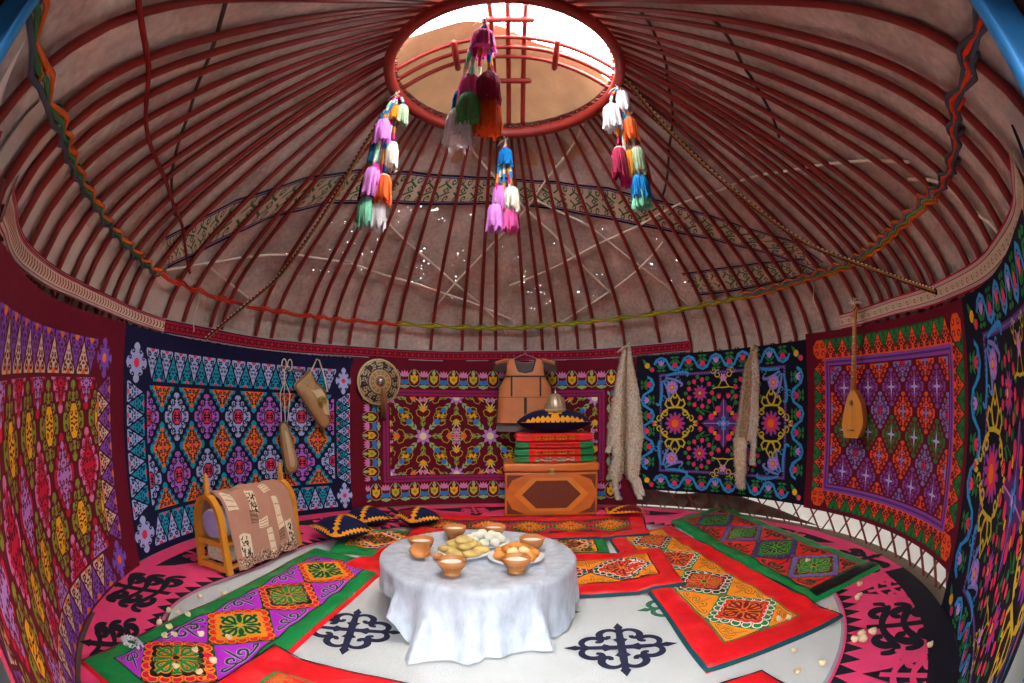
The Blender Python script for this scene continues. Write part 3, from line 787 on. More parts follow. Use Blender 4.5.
# ---- ground layers: white felt in the middle, pink-and-black felts round it
def ramhorn(P, s, m, l, edge=None):
    """four-armed ram's-horn cross"""
    P.push(s, 0, 0, 0, s, 0)
    for k in range(4):
        P.at(0, 0, k * pi / 2)
        P.fill([(0, -.07), (.20, -.075), (.30, -.14), (.34, -.07), (.62, -.06), (.62, .06), (.34, .07), (.30, .14), (.20, .075), (0, .07)], m, l)
        P.fill([(.58, -.08), (.74, -.06), (.80, -.09), (1.0, 0), (.80, .09), (.74, .06), (.58, .08)], m, l)
        for e in (-1, 1):
            P.line([(.60, 0), (.70, .13 * e), (.68, .27 * e), (.56, .37 * e), (.42, .37 * e), (.34, .29 * e), (.37, .21 * e), (.45, .21 * e)], .135, m, l, True)
        P.pop()
    P.pop()
mb = MB(); nr, na = 12, 72
def wf(i, j):
    r = 2.32 * i / nr; a = TAU * j / na; return (r * sin(a), r * cos(a), .004 + .003 * wob(r * 4, a * 5, 2))
def white_map(x, y, h): r = hypot(x, y); a = atan2(x, y) % TAU; return (x, y, .0055 + h + .003 * wob(r * 4, a * 5, 2))
mb.grid(wf, nr, na, WHITE_F, wrap_v=True)
P = Pat()
for x, y, s, m, r in ((.54, -.87, .31, NAVYF, -.12), (-.95, -.74, .31, NAVYF, .15), (.08, -.36, .31, GREENF, 0), (1.04, -.42, .31, GREENF, 0), (-.2, -1.5, .3, GREENF, 0)):
    P.at(x, y, r); ramhorn(P, s, m, 0); P.pop()
P.emit(mb, white_map, h0=.0035)
tag(mb.build('felt_rug'), 'white felt rug with dark ram-horn crosses in the middle of the floor', 'rug', 'felt rugs on the floor')

def horn_spray(P, s, m, l, arms=3):
    """upright ornament: stem with pairs of curling horns"""
    P.push(s, 0, 0, 0, s, 0)
    P.line([(0, -.05), (0, 1.0)], .10, m, l)
    for k in range(arms):
        y = .15 + .30 * k; w = .50 - .07 * k
        for e in (-1, 1):
            P.line([(0, y), (e * w * .45, y + .04), (e * w * .9, y + .16), (e * w, y + .02), (e * w * .80, y - .10), (e * w * .55, y - .08), (e * w * .52, y + .0)], .15, m, l, True)
            P.line([(e * w * .80, y + .10), (e * w * 1.05, y + .20), (e * w * 1.30, y + .12), (e * w * 1.34, y - .02)], .11, m, l, True)
    P.fill([(-.09, .95), (0, 1.18), (.09, .95)], m, l); P.pop()
def ring_rug(name, label, t0, t1, rin, rout, z, panels, flip=0, outer_black=0.0, zig=True, top=.80):
    mb = MB(); W = R_(t1 - t0) * 2.5
    ri = rin if callable(rin) else (lambda u: rin)
    def fm(x, y, h):
        u = x / W; r = ri(u) + (rout - ri(u)) * y; a = R_(t0 + (t1 - t0) * u)
        return (r * sin(a), r * cos(a), z + h + .004 * wob(x * 4, y * 5, t0) + .003)
    nu = max(10, int(W / .06)); nv = 14
    mb.grid(lambda i, j: fm(W * (1 - i / nu), j / nv, 0), nu, nv, PINKF)
    P = Pat(); D = rout - 2.12
    # grey couched cord all round, black saw teeth along the inner edge
    e = .012 / D
    P.line([(.012, .03), (W - .012, .03)], .018 / D * .0 + .022, GREYF, 3) if False else None
    class SP(Pat):
        pass
    n = int(W / .13)
    if zig:
        for k in range(n):
            x0, x1 = W * k / n, W * (k + 1) / n
            P.fill([(x0, .05), (x1, .05), ((x0 + x1) / 2, .20)], BLACKF, 0)
    def strip(y, w, m, l):
        for k in range(int(W / .08)):
            a, b = W * k / int(W / .08), W * (k + 1) / int(W / .08)
            P.fill([(a, y), (b, y), (b, y + w), (a, y + w)], m, l)
    strip(.0, .028, GREYF, 2)
    if outer_black: strip(1 - outer_black, outer_black, BLACKF, 2)
    p = W / panels
    for k in range(panels):
        x = p * (k + .5)
        P.push(1, 0, x, 0, 1.0 / D, 0)
        yy = D
        if (k + flip) % 2 == 0:
            P.fill([(-p * .50, yy * top), (-p * .40, yy * (.18 + .6 * top)), (-p * .15, yy * .50), (0, yy * .24), (p * .15, yy * .50), (p * .40, yy * (.18 + .6 * top)), (p * .50, yy * top)], BLACKF, 0)
            P.at(0, yy * .40); horn_spray(P, yy * (.50 if top > .9 else .36), PINKF, 1); P.pop()
        else:
            P.at(0, yy * .26); horn_spray(P, yy * .68, BLACKF, 0); P.pop()
        P.pop()
    P.emit(mb, fm, h0=.002, dh=.0012, seg=.12)
    o = mb.build(name)
    return tag(o, label, 'rug', 'felt rugs on the floor')
ring_rug('felt_rug', 'pink and black felt rug along the left wall under the cradle', -121.5, -22, lambda u: 2.33 - .42 * smoothstep(u, 0, .35), 2.865, .012, 5, flip=1)
ring_rug('felt_rug', 'pink and black felt rug along the back wall and under the green quilt', -22, 109, lambda u: 2.0 + .25 * u, 2.865, .010, 6, flip=0)
ring_rug('felt_rug', 'pink and black felt rug by the doorway below the dark blue floral hanging', 106, 157, lambda u: 2.16 - .05 * u, 2.86, .016, 4, flip=0, outer_black=.26, top=1.0)
ring_rug('felt_rug', 'pink and black felt rug end below the crimson and green wall hanging', -157, -120.5, 2.36, 2.82, .016, 2, flip=0)

# ---- quilts
LAYERS = []
def floor_h(x, y, upto=None):
    h = .022 if hypot(x, y) > 2.1 else .010
    for f in LAYERS[:upto]: h = max(h, f(x, y))
    return h
def soft_h(x, y, r=.05, upto=None):
    return sum(floor_h(x + a, y + b, upto) for a, b in ((0, 0), (r, 0), (-r, 0), (0, r), (0, -r), (r * .7, r * .7), (-r * .7, r * .7), (r * .7, -r * .7), (-r * .7, -r * .7))) / 9
def quilt(label, Q, border, pattern, thick=.032, seed=0, piping=None, nm='floor_quilt', back=None):
    """Q: near-start, far-start, far-end, near-end; x runs along start->end, y from the first side to the second"""
    A, B, C, D = [Vector((p[0], p[1])) for p in Q]
    L = ((B - A).length + (C - D).length) / 2; W = ((D - A).length + (C - B).length) / 2
    def xy(x, y):
        u, v = x / L, y / W
        p = A * (1 - u) * (1 - v) + B * u * (1 - v) + C * u * v + D * (1 - u) * v
        e = .010 * wob(x * 5, y * 5, seed)
        return p.x + e, p.y + .010 * wob(y * 6, x * 4, seed + 2)
    n0 = len(LAYERS)
    cache = {}
    def base(x, y):
        k = (round(x, 2), round(y, 2))
        if k not in cache: cache[k] = soft_h(x, y, .05, n0)
        return cache[k]
    def puff(x, y):
        d = max(0, min(x, L - x, y, W - y)); t = min(1, d / .045)
        return thick * sqrt(max(0, 1 - (1 - t) ** 2)) + (0.009 * wob(x * 11, y * 9, seed) + .006 * sin(x * 23 + y * 5 + seed) * sin(y * 17)) * t
    def fmap(x, y, h):
        px, py = xy(x, y); return (px, py, base(px, py) + puff(x, y) + h)
    mb = MB(); nu, nv = int(L / .028), int(W / .028)
    mb.grid(lambda i, j: fmap(L * i / nu, W * j / nv, 0), nu, nv, border)
    mb.grid(lambda i, j: (lambda p: (p[0], p[1], p[2] - puff(L * (1 - i / nu), W * j / nv) ))(fmap(L * (1 - i / nu), W * j / nv, -.001)), nu, nv, back or border)
    P = Pat()
    if piping:
        d = .006; P.line([(d, d), (L - d, d), (L - d, W - d), (d, W - d), (d, d)], .016, piping, 0)
    pattern(P, L, W)
    P.emit(mb, fmap, h0=.002, dh=.0011, seg=.06)
    def inside(x, y):
        p = Vector((x, y)); s = 0
        pts = [A, D, C, B]
        for a, b in zip(pts, pts[1:] + pts[:1]):
            s0 = (b.x - a.x) * (p.y - a.y) - (b.y - a.y) * (p.x - a.x)
            if s == 0: s = 1 if s0 > 0 else -1
            elif s0 * s < 0: return 0
        return base_reg(x, y) + thick
    def base_reg(x, y): return floor_h(x, y, n0)
    LAYERS.append(inside)
    return tag(mb.build(nm), label, 'quilt', 'patterned quilts on the floor')
def tile(P, cx, cy, w, h, c):
    """scalloped scroll lozenge: c = (edge, leaves, leaf line, field, scroll, scroll line)"""
    P.at(cx, cy, 0, w, h)
    P.fill([(1, 0), (0, 1), (-1, 0), (0, -1)], c[0], 2)
    for sx in (-1, 1):
        for sy in (-1, 1):
            for k in range(5):
                t = (k + .5) / 5; x, y = sx * (1 - t) * .90, sy * t * .90
                P.circ(x, y, .125, c[2], 3, 9); P.circ(x, y, .098, c[1], 4, 8)
    P.fill(scal_quad(.80, .80, 5, .07), c[2], 5); P.fill(scal_quad(.765, .765, 5, .07), c[3], 6)
    for k in range(4):
        P.at(0, 0, k * pi / 2)
        for w_, m, l in ((.13, c[5], 7), (.085, c[4], 8)):
            P.line([(.02, 0), (.30, 0), (.62, 0)], w_, m, l)
            for e in (-1, 1):
                P.line([(.16, 0), (.28, e * .12), (.42, e * .16), (.50, e * .08), (.43, e * .01)], w_ * .85, m, l, True)
                P.line([(.10, e * .10), (.20, e * .26), (.34, e * .32), (.40, e * .25)], w_ * .9, m, l, True)
        P.pop()
    P.circ(0, 0, .11, c[5], 9, 10); P.circ(0, 0, .08, c[3], 10, 8)
    P.pop()
def tri_scroll(P, pts, fc, sc, lc, l=1):
    """triangle with a scroll; pts = base start, base end, apex"""
    P.fill(pts, fc, l)
    a, b, c = [Vector(p) for p in pts]; m = (a + b) / 2; ex = (b - a); ey = (c - m)
    P.push(ex.x, ey.x, m.x, ex.y, ey.y, m.y)
    s = 1.0
    for w_, mm, ll in ((.085, lc, l + 1), (.052, sc, l + 2)):
        for e in (-1, 1):
            P.line([(0, .08), (e * .10, .10), (e * .19, .26), (e * .12, .40), (e * .04, .32), (e * .09, .22)], w_, mm, ll, True)
            P.line([(e * .08, .10), (e * .24, .08), (e * .36, .14), (e * .30, .22), (e * .24, .16)], w_ * .8, mm, ll, True)
        P.line([(0, .1), (0, .46), (0, .72)], w_, mm, ll, True)
    P.pop()
def chain(n, bx0, bx1, by0, by1, field, tri, tri2, tl, tc, off=0.0, line=None, alt=None):
    def pat(P, L, W):
        x0, x1, y0, y1 = bx0, L - bx1, by0, W - by1
        P.fill([(x0, y0), (x1, y0), (x1, y1), (x0, y1)], field, 0)
        p = (x1 - x0) / n; yc = (y0 + y1) / 2; hh = (y1 - y0) / 2
        g = .012
        for k in range(n):
            xc = x0 + p * (k + .5)
            for e in (1, -1):
                ye = yc + e * (hh - g)
                fc = tri if (e > 0) == (k % 2 == 0) or not tri2 else tri2
                for sgn in (-1, 1):
                    pass
            tile(P, xc, yc, p / 2 - .004, hh - .004, tc if not (alt and k % 2) else alt)
        for k in range(n + 1):
            xm = x0 + p * k
            for e in (1, -1):
                ye = yc + e * (hh - g); xl, xr = max(x0 + g, xm - p / 2 + .03), min(x1 - g, xm + p / 2 - .03)
                fc = tri if (k + (e > 0)) % 2 == 0 or not tri2 else tri2
                if k == 0: tri_scroll(P, [(xl, ye), (xr, ye), (x0 + g, yc + e * .03)], fc, tl[0], tl[1])
                elif k == n: tri_scroll(P, [(xl, ye), (xr, ye), (x1 - g, yc + e * .03)], fc, tl[0], tl[1])
                else: tri_scroll(P, [(xl, ye), (xr, ye), (xm, yc + e * .03)], fc, tl[0], tl[1])
        if line: frame(P, x0, x1, y0, y1, .014, line, 1)
    return pat
# green and purple, left
quilt('green bordered quilt with purple triangles and red scroll tiles beside the cradle', [(-1.74, .60), (-2.02, -1.98), (-1.25, -2.10), (-1.00, .42)], GREEN,
      chain(4, .17, .17, .12, .12, BOTTLE, VMAG, None, (BOTTLE, LAV), (SCAR, SCAR, TANG, TANG, BOTTLE, LIME), alt=(SCAR, CRIM, TANG, BLACKV, KELLY, TANG)), seed=1, piping=RED) 
# far right, green
quilt('dark green bordered quilt with red triangles below the lattice on the right', [(1.62, 1.62), (1.78, -.82), (2.62, -.66), (2.43, 2.02)], GREEN,
      lambda P, L, W: (P.fill([(L - .13, .10), (L - .025, .10), (L - .025, W - .03), (L - .13, W - .03)], BLACKV, 0), chain(4, .16, .14, .12, .14, BLACKV, SCAR, RED, (BOTTLE, MAROON), (VIOLET, PLUM, BOTTLE, KELLY, BOTTLE, LIME), alt=(VMAG, PURPLE, KELLY, MAROON, KELLY, LIME))(P, L, W)), seed=2)
# green with yellow, behind the table
quilt('green bordered quilt with orange scroll triangles behind the table and under the cushions', [(-1.68, 1.42), (.84, 1.34), (.79, .66), (-1.60, .60)], GREEN,
      chain(4, .10, .11, .10, .10, BOTTLE, TANG, None, (BOTTLE, BLACKV), (KELLY, MAROON, OFFW, TANG, BOTTLE, SCAR)), seed=3)
# red diagonal, right
quilt('red bordered quilt with maroon scroll tiles lying slanted right of the table', [(.86, 1.25), (.88, -1.27), (1.85, -1.13), (1.58, 1.44)], RED,
      chain(4, .10, .19, .17, .20, KELLY, TANG, None, (TANG, BOTTLE), (RASP, BOTTLE, OFFW, MAROON, SCAR, LIME), alt=(RASP, KELLY, OFFW, SCAR, MAROON, TANG)), seed=4, piping=TEAL)
# red, back
quilt('long red bordered quilt lying in front of the chest', [(-1.08, 2.14), (1.42, 2.04), (1.25, 1.12), (-1.02, 1.16)], RED,
      chain(5, .14, .16, .20, .22, MAROON, RASP, None, (BOTTLE, BLACKV), (KELLY, BOTTLE, LIME, SCAR, TANG, BOTTLE)), seed=5, piping=TEAL)
# red, left of table
quilt('red bordered quilt end with an orange patch left of the table', [(-1.33, .24), (-.90, 1.46), (-.20, 1.30), (-.55, .02)], RED,
      chain(2, .20, .2, .16, .16, KELLY, TANG, None, (SCAR, BOTTLE), (RASP, KELLY, OFFW, SCAR, TANG, LIME)), seed=6)
# red, running under the table to the right
quilt('red bordered quilt with a crimson scroll tile running under the table', [(-.60, .76), (1.23, .67), (1.14, -.18), (-.55, -.12)], RED,
      chain(3, .12, .15, .16, .20, BLACKV, TANG, None, (TANG, BOTTLE), (RASP, BOTTLE, OFFW, SCAR, MAROON, TANG)), seed=7, piping=TEAL)
# bottom left red, bottom right red
quilt('red bordered quilt corner at the bottom left overlapping the green quilt', [(-1.42, -2.25), (-1.24, -1.15), (-.42, -1.27), (-.45, -2.3)], RED,
      chain(2, .10, .20, .16, .14, KELLY, SCAR, None, (SCAR, LIME), (RASP, BOTTLE, OFFW, SCAR, TANG, BOTTLE)), seed=8, piping=TEAL)
quilt('plain red quilt edge at the bottom beside the slanted red quilt', [(.45, -2.25), (.50, -1.42), (1.14, -1.38), (1.36, -2.2)], RED,
      chain(1, .22, .20, .2, .2, KELLY, TANG, None, (SCAR, LIME), (RASP, BOTTLE, OFFW, SCAR, TANG, BOTTLE)), seed=9, piping=TEAL)
# =================================================================== lattice, bands, cords, tassels, door curtain
M_slat = mat('lattice_red_wood', rgb(120, 36, 32), rough=.5, var=.3, vscale=20)
mb = MB()
NS = 66
for s in (-1, 1):
    for k in range(NS):
        d0 = -152 + 304 * k / NS; pts = []
        for i in range(13):
            t = i / 12; d = d0 + s * 13.5 * (t - .5) * 2
            if abs(d) <= 153: pts.append(cyl(d, 2.955 + s * .008, .01 + 1.86 * t))
        if len(pts) > 2: mb.tube(pts, .0125, M_slat, n=6, flat=.6)
tag(mb.build('lattice_wall'), 'red wooden lattice of crossed slats standing all round the yurt behind the hangings', 'lattice')

def band(name, label, pts, width, pattern, base, off_top=0, rad=2.90, grp=None, wall=True, thick=.004):
    """woven band along the wall top: pts = (azimuth, z of centre)"""
    def at(u):
        k = u * (len(pts) - 1); i = min(int(k), len(pts) - 2); t = k - i
        return pts[i][0] + (pts[i + 1][0] - pts[i][0]) * t, pts[i][1] + (pts[i + 1][1] - pts[i][1]) * t
    L = R_(abs(pts[-1][0] - pts[0][0])) * rad
    def fmap(x, y, h):
        d, z = at(max(0, min(1, x / L))); return cyl(d, rad - h + .006 * sin(x * 7) - .012 * (y / width), z + y - width / 2 + .006 * sin(x * 3.1))
    mb = MB(); n = int(L / .05)
    mb.grid(lambda i, j: fmap(L * i / n, width * j / 3, 0), n, 3, base)
    mb.grid(lambda i, j: fmap(L * (1 - i / n), width * j / 3, -thick), n, 3, base)
    P = Pat(); pattern(P, L, width); P.emit(mb, fmap, h0=.002, dh=.001, seg=.07)
    return tag(mb.build(name), label, 'woven band', grp)
TAN = cloth('woven_tan', 214, 192, 168); RUST = cloth('rust', 150, 62, 48); WCRIM = cloth('band_crimson', 176, 24, 50); WBLK = cloth('band_black', 34, 18, 26); WGREY = cloth('band_grey', 186, 172, 176)
def chevrons(P, L, w):
    n = int(L / .042)
    for k in range(n):
        x = L * (k + .5) / n; s = .014
        P.fill([(x - s, w * .30), (x + .004, w * .5), (x - s, w * .70), (x - s + .016, w * .70), (x + .020, w * .5), (x - s + .016, w * .30)], RUST, 0)
    for y, m, ww in ((w * .04, RUST, .008), (w * .14, WGREY, .010), (w * .20, RUST, .005), (w * .80, RUST, .005), (w * .87, MAG, .008), (w * .96, RUST, .008)): P.line([(0, y), (L, y)], ww, m, 0)
def scrolls(P, L, w):
    n = int(L / .085)
    for k in range(n):
        x = L * (k + .5) / n
        P.spiral(x - .018, w * .5, .020, 0, 1.1, .007, RUST, 0, n=9); P.spiral(x + .022, w * .5, .020, pi, 1.1, .007, LGRN, 0, n=9)
    for y, m, ww in ((w * .04, WCRIM, .012), (w * .15, WGREY, .010), (w * .23, RUST, .006), (w * .77, RUST, .006), (w * .85, WGREY, .010), (w * .96, WCRIM, .012)): P.line([(0, y), (L, y)], ww, m, 0)
def hourglass(P, L, w):
    n = int(L / .075)
    for k in range(n):
        x = L * (k + .5) / n; s = L / n * .46
        P.fill([(x - s, w * .30), (x - s * .2, w * .5), (x - s, w * .70), (x - s * .55, w * .74), (x, w * .58), (x + s * .55, w * .74), (x + s, w * .70), (x + s * .2, w * .5), (x + s, w * .30), (x + s * .55, w * .26), (x, w * .42), (x - s * .55, w * .26)], WBLK, 0)
        P.circ(x, w * .5, .007, WCRIM, 1, 6)
    for y, m, ww in ((w * .03, WGREY, .010), (w * .10, WBLK, .012), (w * .19, MAG, .006), (w * .81, MAG, .006), (w * .90, WBLK, .012), (w * .97, WGREY, .010)): P.line([(0, y), (L, y)], ww, m, 0)
band('woven_band', 'pale woven band with brown chevrons along the wall top on the left', [(-157, 1.74), (-150, 1.78), (-134, 1.84), (-118, 1.885), (-105, 1.88), (-91, 1.865)], .115, chevrons, TAN, rad=2.895, grp='woven bands along the wall top')
band('woven_band', 'crimson woven band with black lozenges along the wall top at the back', [(-91.5, 1.86), (-70, 1.87), (-44, 1.875), (-22, 1.885), (-4, 1.89), (20, 1.91), (44, 1.93)], .125, hourglass, WCRIM, rad=2.893, grp='woven bands along the wall top')
band('woven_band', 'pale woven band with brown and green scrolls along the wall top on the right', [(84, 1.945), (100, 1.945), (118, 1.91), (132, 1.87), (148, 1.84), (158, 1.80)], .135, scrolls, TAN, rad=2.893, grp='woven bands along the wall top')

# cream and green bands lying between the poles and the roof felt
def roof_band(label, top, bot, seed=0, tail=0):
    n = len(top) - 1
    def lerp(pts, u):
        k = u * (len(pts) - 1); i = min(int(k), len(pts) - 2); t = k - i
        t2 = t
        return [a + (b - a) * t2 for a, b in zip(pts[i], pts[i + 1])]
    P3 = [roofp(*lerp(top, i / 40)) for i in range(41)]; L = sum((a - b).length for a, b in zip(P3, P3[1:])); W = .21
    def fmap(x, y, h):
        u = max(0, min(1, x / L)); v = y / W
        a, b = lerp(bot, u), lerp(top, u); d, r = a[0] + (b[0] - a[0]) * v, a[1] + (b[1] - a[1]) * v
        return roofp(d, r, .030 - h)
    mb = MB(); nx = int(L / .06)
    mb.grid(lambda i, j: fmap(L * i / nx, W * j / 4, 0), nx, 4, TANB)
    mb.grid(lambda i, j: fmap(L * (1 - i / nx), W * j / 4, -.003), nx, 4, TANB)
    P = Pat()
    for y, m, w_ in ((.008, NAVY, .014), (.022, PLUM, .008), (W - .008, NAVY, .014), (W - .022, PLUM, .008)): P.line([(0, y), (L, y)], w_, m, 0)
    k = int(L / .16)
    for i in range(k):
        x = L * (i + .5) / k; q = L / k / 2; c = GRN2 if 1 else 0
        P.fill([(x - q * .35, W * .5), (x, W * .60), (x + q * .35, W * .5), (x, W * .40)], GRN2, 0)
        P.fill([(x - q * .16, W * .5), (x, W * .55), (x + q * .16, W * .5), (x, W * .45)], TANB, 1)
        for sy in (-1, 1):
            y0 = W / 2
            P.line([(x - q, y0 + sy * .015), (x - q * .4, y0 + sy * .045), (x, y0 + sy * .03), (x + q * .5, y0 + sy * .012)], .013, GRN2, 0)
            P.spiral(x + q * .45, y0 + sy * .058, .026, sy * 1.0, 1.1, .012, GRN2, 0, n=10)
            P.spiral(x - q * .45, y0 + sy * .064, .022, pi - sy, 1.1, .011, GRN2, 0, n=10)
    P.emit(mb, fmap, h0=.002, dh=.001, seg=.06)
    return tag(mb.build('woven_band'), label, 'woven band', 'cream and green roof bands')
TANB = cloth('band_cream', 206, 192, 166); GRN2 = cloth('band_green', 58, 104, 62)
roof_band('long cream and green woven band sweeping across the roof behind the poles', [(-100, 2.62), (-97.7, 2.52), (-91.6, 2.16), (-77.9, 1.75), (-62.2, 1.51), (-42.3, 1.38), (-20, 1.33), (-1.7, 1.32), (20, 1.38), (39.2, 1.51), (55, 1.74), (66.9, 1.99), (82.8, 2.42), (86, 2.64)],
          [(-94, 2.76), (-89.5, 2.64), (-86.7, 2.52), (-78, 2.15), (-64.5, 1.86), (-46, 1.70), (-24, 1.61), (-1.5, 1.55), (18, 1.64), (34, 1.79), (49, 1.98), (61.6, 2.18), (75, 2.47), (82, 2.67)])
roof_band('short cream and green woven band on the right below the long roof band', [(47.8, 2.41), (58, 2.43), (70, 2.48), (82, 2.57)], [(48.9, 2.64), (58, 2.66), (70, 2.67), (81.5, 2.69)])

# cords wound round the poles part way up the roof
BS = sorted(BASE)
def cord(label, d0, d1, prof, cols, rad=.010):
    """prof: azimuth -> radius on the roof; strands pass over and under each pole"""
    poles = [b for b in BS if min(d0, d1) - .1 <= b <= max(d0, d1) + .1]
    root = None; mb = MB()
    for s, m in enumerate(cols):
        pts = []
        for k, b in enumerate(poles):
            r = prof(b); dr = (.014 * (s - (len(cols) - 1) / 2))
            nb = poles[k + 1] if k + 1 < len(poles) else b + 1
            pts += [roofp(b - .6, r + dr + .006, -.030), roofp(b, r + dr, -.036), roofp(b + .6, r + dr - .006, -.030)]
            if nb - b > 2: pts += [roofp(b + (nb - b) * .5, prof((b + nb) / 2) + dr * (1 if s % 2 else .2) + .004, -.026)]
        mb.tube(pts, rad, m, n=6)
    for k, b in enumerate(poles):       # the loop round each pole
        r = prof(b); c = roofp(b, r, 0); t = (roofp(b, r - .05, 0) - roofp(b, r + .05, 0)).normalized(); n = Vector((sin(R_(b)) * .63, cos(R_(b)) * .63, .77)); e = t.cross(n).normalized(); n = e.cross(t)
        for q in (-.012, .012):
            mb.tube([c + t * (q + .012 * cos(a)) + (e * cos(a) + n * sin(a)) * .032 for a in [TAU * i / 12 for i in range(13)]], rad * .8, cols[k % len(cols)], n=5, caps=False)
    return tag(mb.build('pole_binding'), label, 'cord', 'cords wound round the roof poles')
def prof_tab(tab):
    def f(d):
        for (a, ra), (b, rb) in zip(tab, tab[1:]):
            if d <= b: return ra + (rb - ra) * max(0, (d - a)) / (b - a)
        return tab[-1][1]
    return f
cpf = prof_tab([(-172, 3.0 - .10), (-160, 2.87), (-151, 2.85), (-145, 2.81), (-136, 2.77), (-124, 2.74), (-108, 2.76), (-99, 2.79), (-70, 2.81), (-30, 2.79), (0, 2.79), (22, 2.75), (49, 2.71), (78, 2.68), (93, 2.70), (112, 2.68), (123, 2.70), (128, 2.73), (138, 2.76), (147, 2.77), (158, 2.83), (173, 2.90)])
C_or = cloth('cord_orange', 204, 98, 36); C_gr = cloth('cord_green', 58, 108, 66); C_dk = cloth('cord_slate', 70, 74, 84); C_rd = cloth('cord_red', 206, 60, 36); C_yl = cloth('cord_yellow', 214, 176, 40); C_ol = cloth('cord_lime', 122, 152, 52); C_bl = cloth('cord_blue', 70, 110, 150); C_wh = cloth('cord_white', 206, 196, 184)
cord('orange, green and slate cord wound round the poles on the left', -169, -97, cpf, (C_or, C_gr, C_dk), .011)
cord('red cord wound round the poles above the orange and turquoise hanging', -98, -29, cpf, (C_rd, C_rd), .010)
cord('green and yellow cord wound round the poles above the leather vest', -30, 62, cpf, (C_ol, C_yl, C_ol), .010)
cord('orange, blue and green cord wound round the poles on the right', 61, 127, cpf, (C_or, C_bl, C_ol, C_or), .012)
cord('slate and red cord wound round the poles by the doorway on the right', 126, 170, cpf, (C_dk, C_rd, C_dk), .011)
# plain ropes on the felt
M_rope = cloth('hemp_rope', 232, 220, 200); M_rope_d = cloth('dark_rope', 74, 56, 50); M_rope_r = cloth('red_rope', 130, 26, 26)
ROPES = {'pale rope curving low across the felt below the left tassel string': [(-94.18, 2.77), (-85.42, 2.64), (-71.75, 2.42), (-63.15, 2.34), (-48.23, 2.29), (-26.96, 2.41), (-12.25, 2.56), (-0.84, 2.73)],
 'short pale rope slanting down to the red cord at the left': [(-85.22, 2.65), (-76.64, 2.71), (-70.07, 2.77)],
 'pale rope slanting from the left tassel string down to above the vest': [(-44.81, 1.8), (-24.6, 2.15), (-9.55, 2.56), (-1.82, 2.84)],
 'pale rope running from right of the crown ring down to above the shield': [(45.16, 0.99), (17.43, 1.31), (-5.19, 1.9), (-14.72, 2.28), (-21.81, 2.7)],
 'long pale rope rising from above the vest to the far right': [(-0.96, 2.38), (27.4, 1.98), (58.64, 1.8), (89.25, 1.9), (109.78, 2.18), (119.11, 2.37), (127.21, 2.58)],
 'pale rope slanting right down to above the blue floral hanging': [(10, 1.52), (27.32, 1.8), (38.14, 2.29), (46.43, 2.73)],
 'pale rope crossing above the paired fur pelts': [(11.52, 2.77), (22.95, 2.56), (47.66, 2.08)],
 'short pale rope slanting to the pale band at the far right': [(123, 2.60), (128.79, 2.72), (130.15, 2.84), (134.09, 2.93)],
 'pale rope from the middle of the crown ring down to above the paired pelts': [(-21.11, 1.03), (-0.37, 1.42), (14.96, 1.86), (28.19, 2.59)],
 'red rope crossing the poles high on the left': [(-157.95, 2.68), (-143.41, 2.49), (-116.33, 2.39), (-99.85, 2.49), (-88.93, 2.73)],
 'dark rope under the poles high on the left': [(-153.18, 2.31), (-141.38, 2.2), (-127.22, 2.2), (-102.63, 2.49)],
 'dark rope under the poles right of the crown ring, the inner of two': [(144.83, 1.35), (128.75, 1.24), (102.57, 1.21), (73.04, 1.42), (55.84, 1.73)],
 'dark rope under the poles right of the crown ring, the outer of two': [(146.47, 1.8), (130.54, 1.74), (121.14, 1.8), (109.07, 1.92)]}
for lb, pts in ROPES.items():
    mb = MB(); q = []
    P3 = []
    for (d0, r0), (d1, r1) in zip(pts, pts[1:]):
        for i in range(8): P3.append((d0 + (d1 - d0) * i / 8, r0 + (r1 - r0) * i / 8))
    P3.append(pts[-1])
    for _ in range(4): P3 = [P3[0]] + [tuple((a + 2 * b + c) / 4 for a, b, c in zip(*t)) for t in zip(P3, P3[1:], P3[2:])] + [P3[-1]]
    red = lb.startswith('red'); dk = lb.startswith('dark')
    off = -.026 if red else .016
    mb.tube([roofp(d, r, off) for d, r in P3], .012 if red else (.011 if dk else .0115), M_rope_r if red else (M_rope_d if dk else M_rope), n=6)
    tag(mb.build('rope'), lb, 'rope', 'ropes over the roof felt')
# two patterned tapes from the crown down to the wall top
def tape(label, pts, cols, w=.030):
    P3 = [Vector(p) for p in pts]
    for _ in range(3):
        Q = [P3[0]]
        for a, b in zip(P3, P3[1:]): Q += [a * .75 + b * .25, a * .25 + b * .75]
        P3 = Q + [P3[-1]]
    L = [0]
    for a, b in zip(P3, P3[1:]): L.append(L[-1] + (a - b).length)
    N = int(L[-1] / .022); pp = []; k = 0
    for i in range(N + 1):
        s = L[-1] * i / N
        while k < len(L) - 2 and L[k + 1] < s: k += 1
        t = (s - L[k]) / max(1e-9, L[k + 1] - L[k]); pp.append(P3[k] + (P3[k + 1] - P3[k]) * t)
    mb = MB()
    mb.tube(pp, w / 2, cols[0], n=8, flat=.35, up=(0, 0, 1), mfn=lambda i, j: cols[1] if j % 4 in (1, 2) and i % 2 else (cols[0] if j % 4 in (0, 1, 2) else cols[2]))
    return tag(mb.build('woven_tape'), label, 'tape', 'tapes hung from the crown')
TP_D = cloth('tape_dark', 84, 22, 30); TP_W = cloth('tape_white', 224, 206, 190); TP_O = cloth('tape_olive', 150, 116, 48)
tape('speckled red and white tape hung from the crown down to the left', [roofp(-78, .98, -.05), roofp(-72, 1.35, -.10), roofp(-67, 1.92, -.14), roofp(-67, 2.50, -.13), roofp(-71, 2.80, -.06), cyl(-79.7, 2.87, 1.82)], (TP_D, TP_W, TP_O), .046)
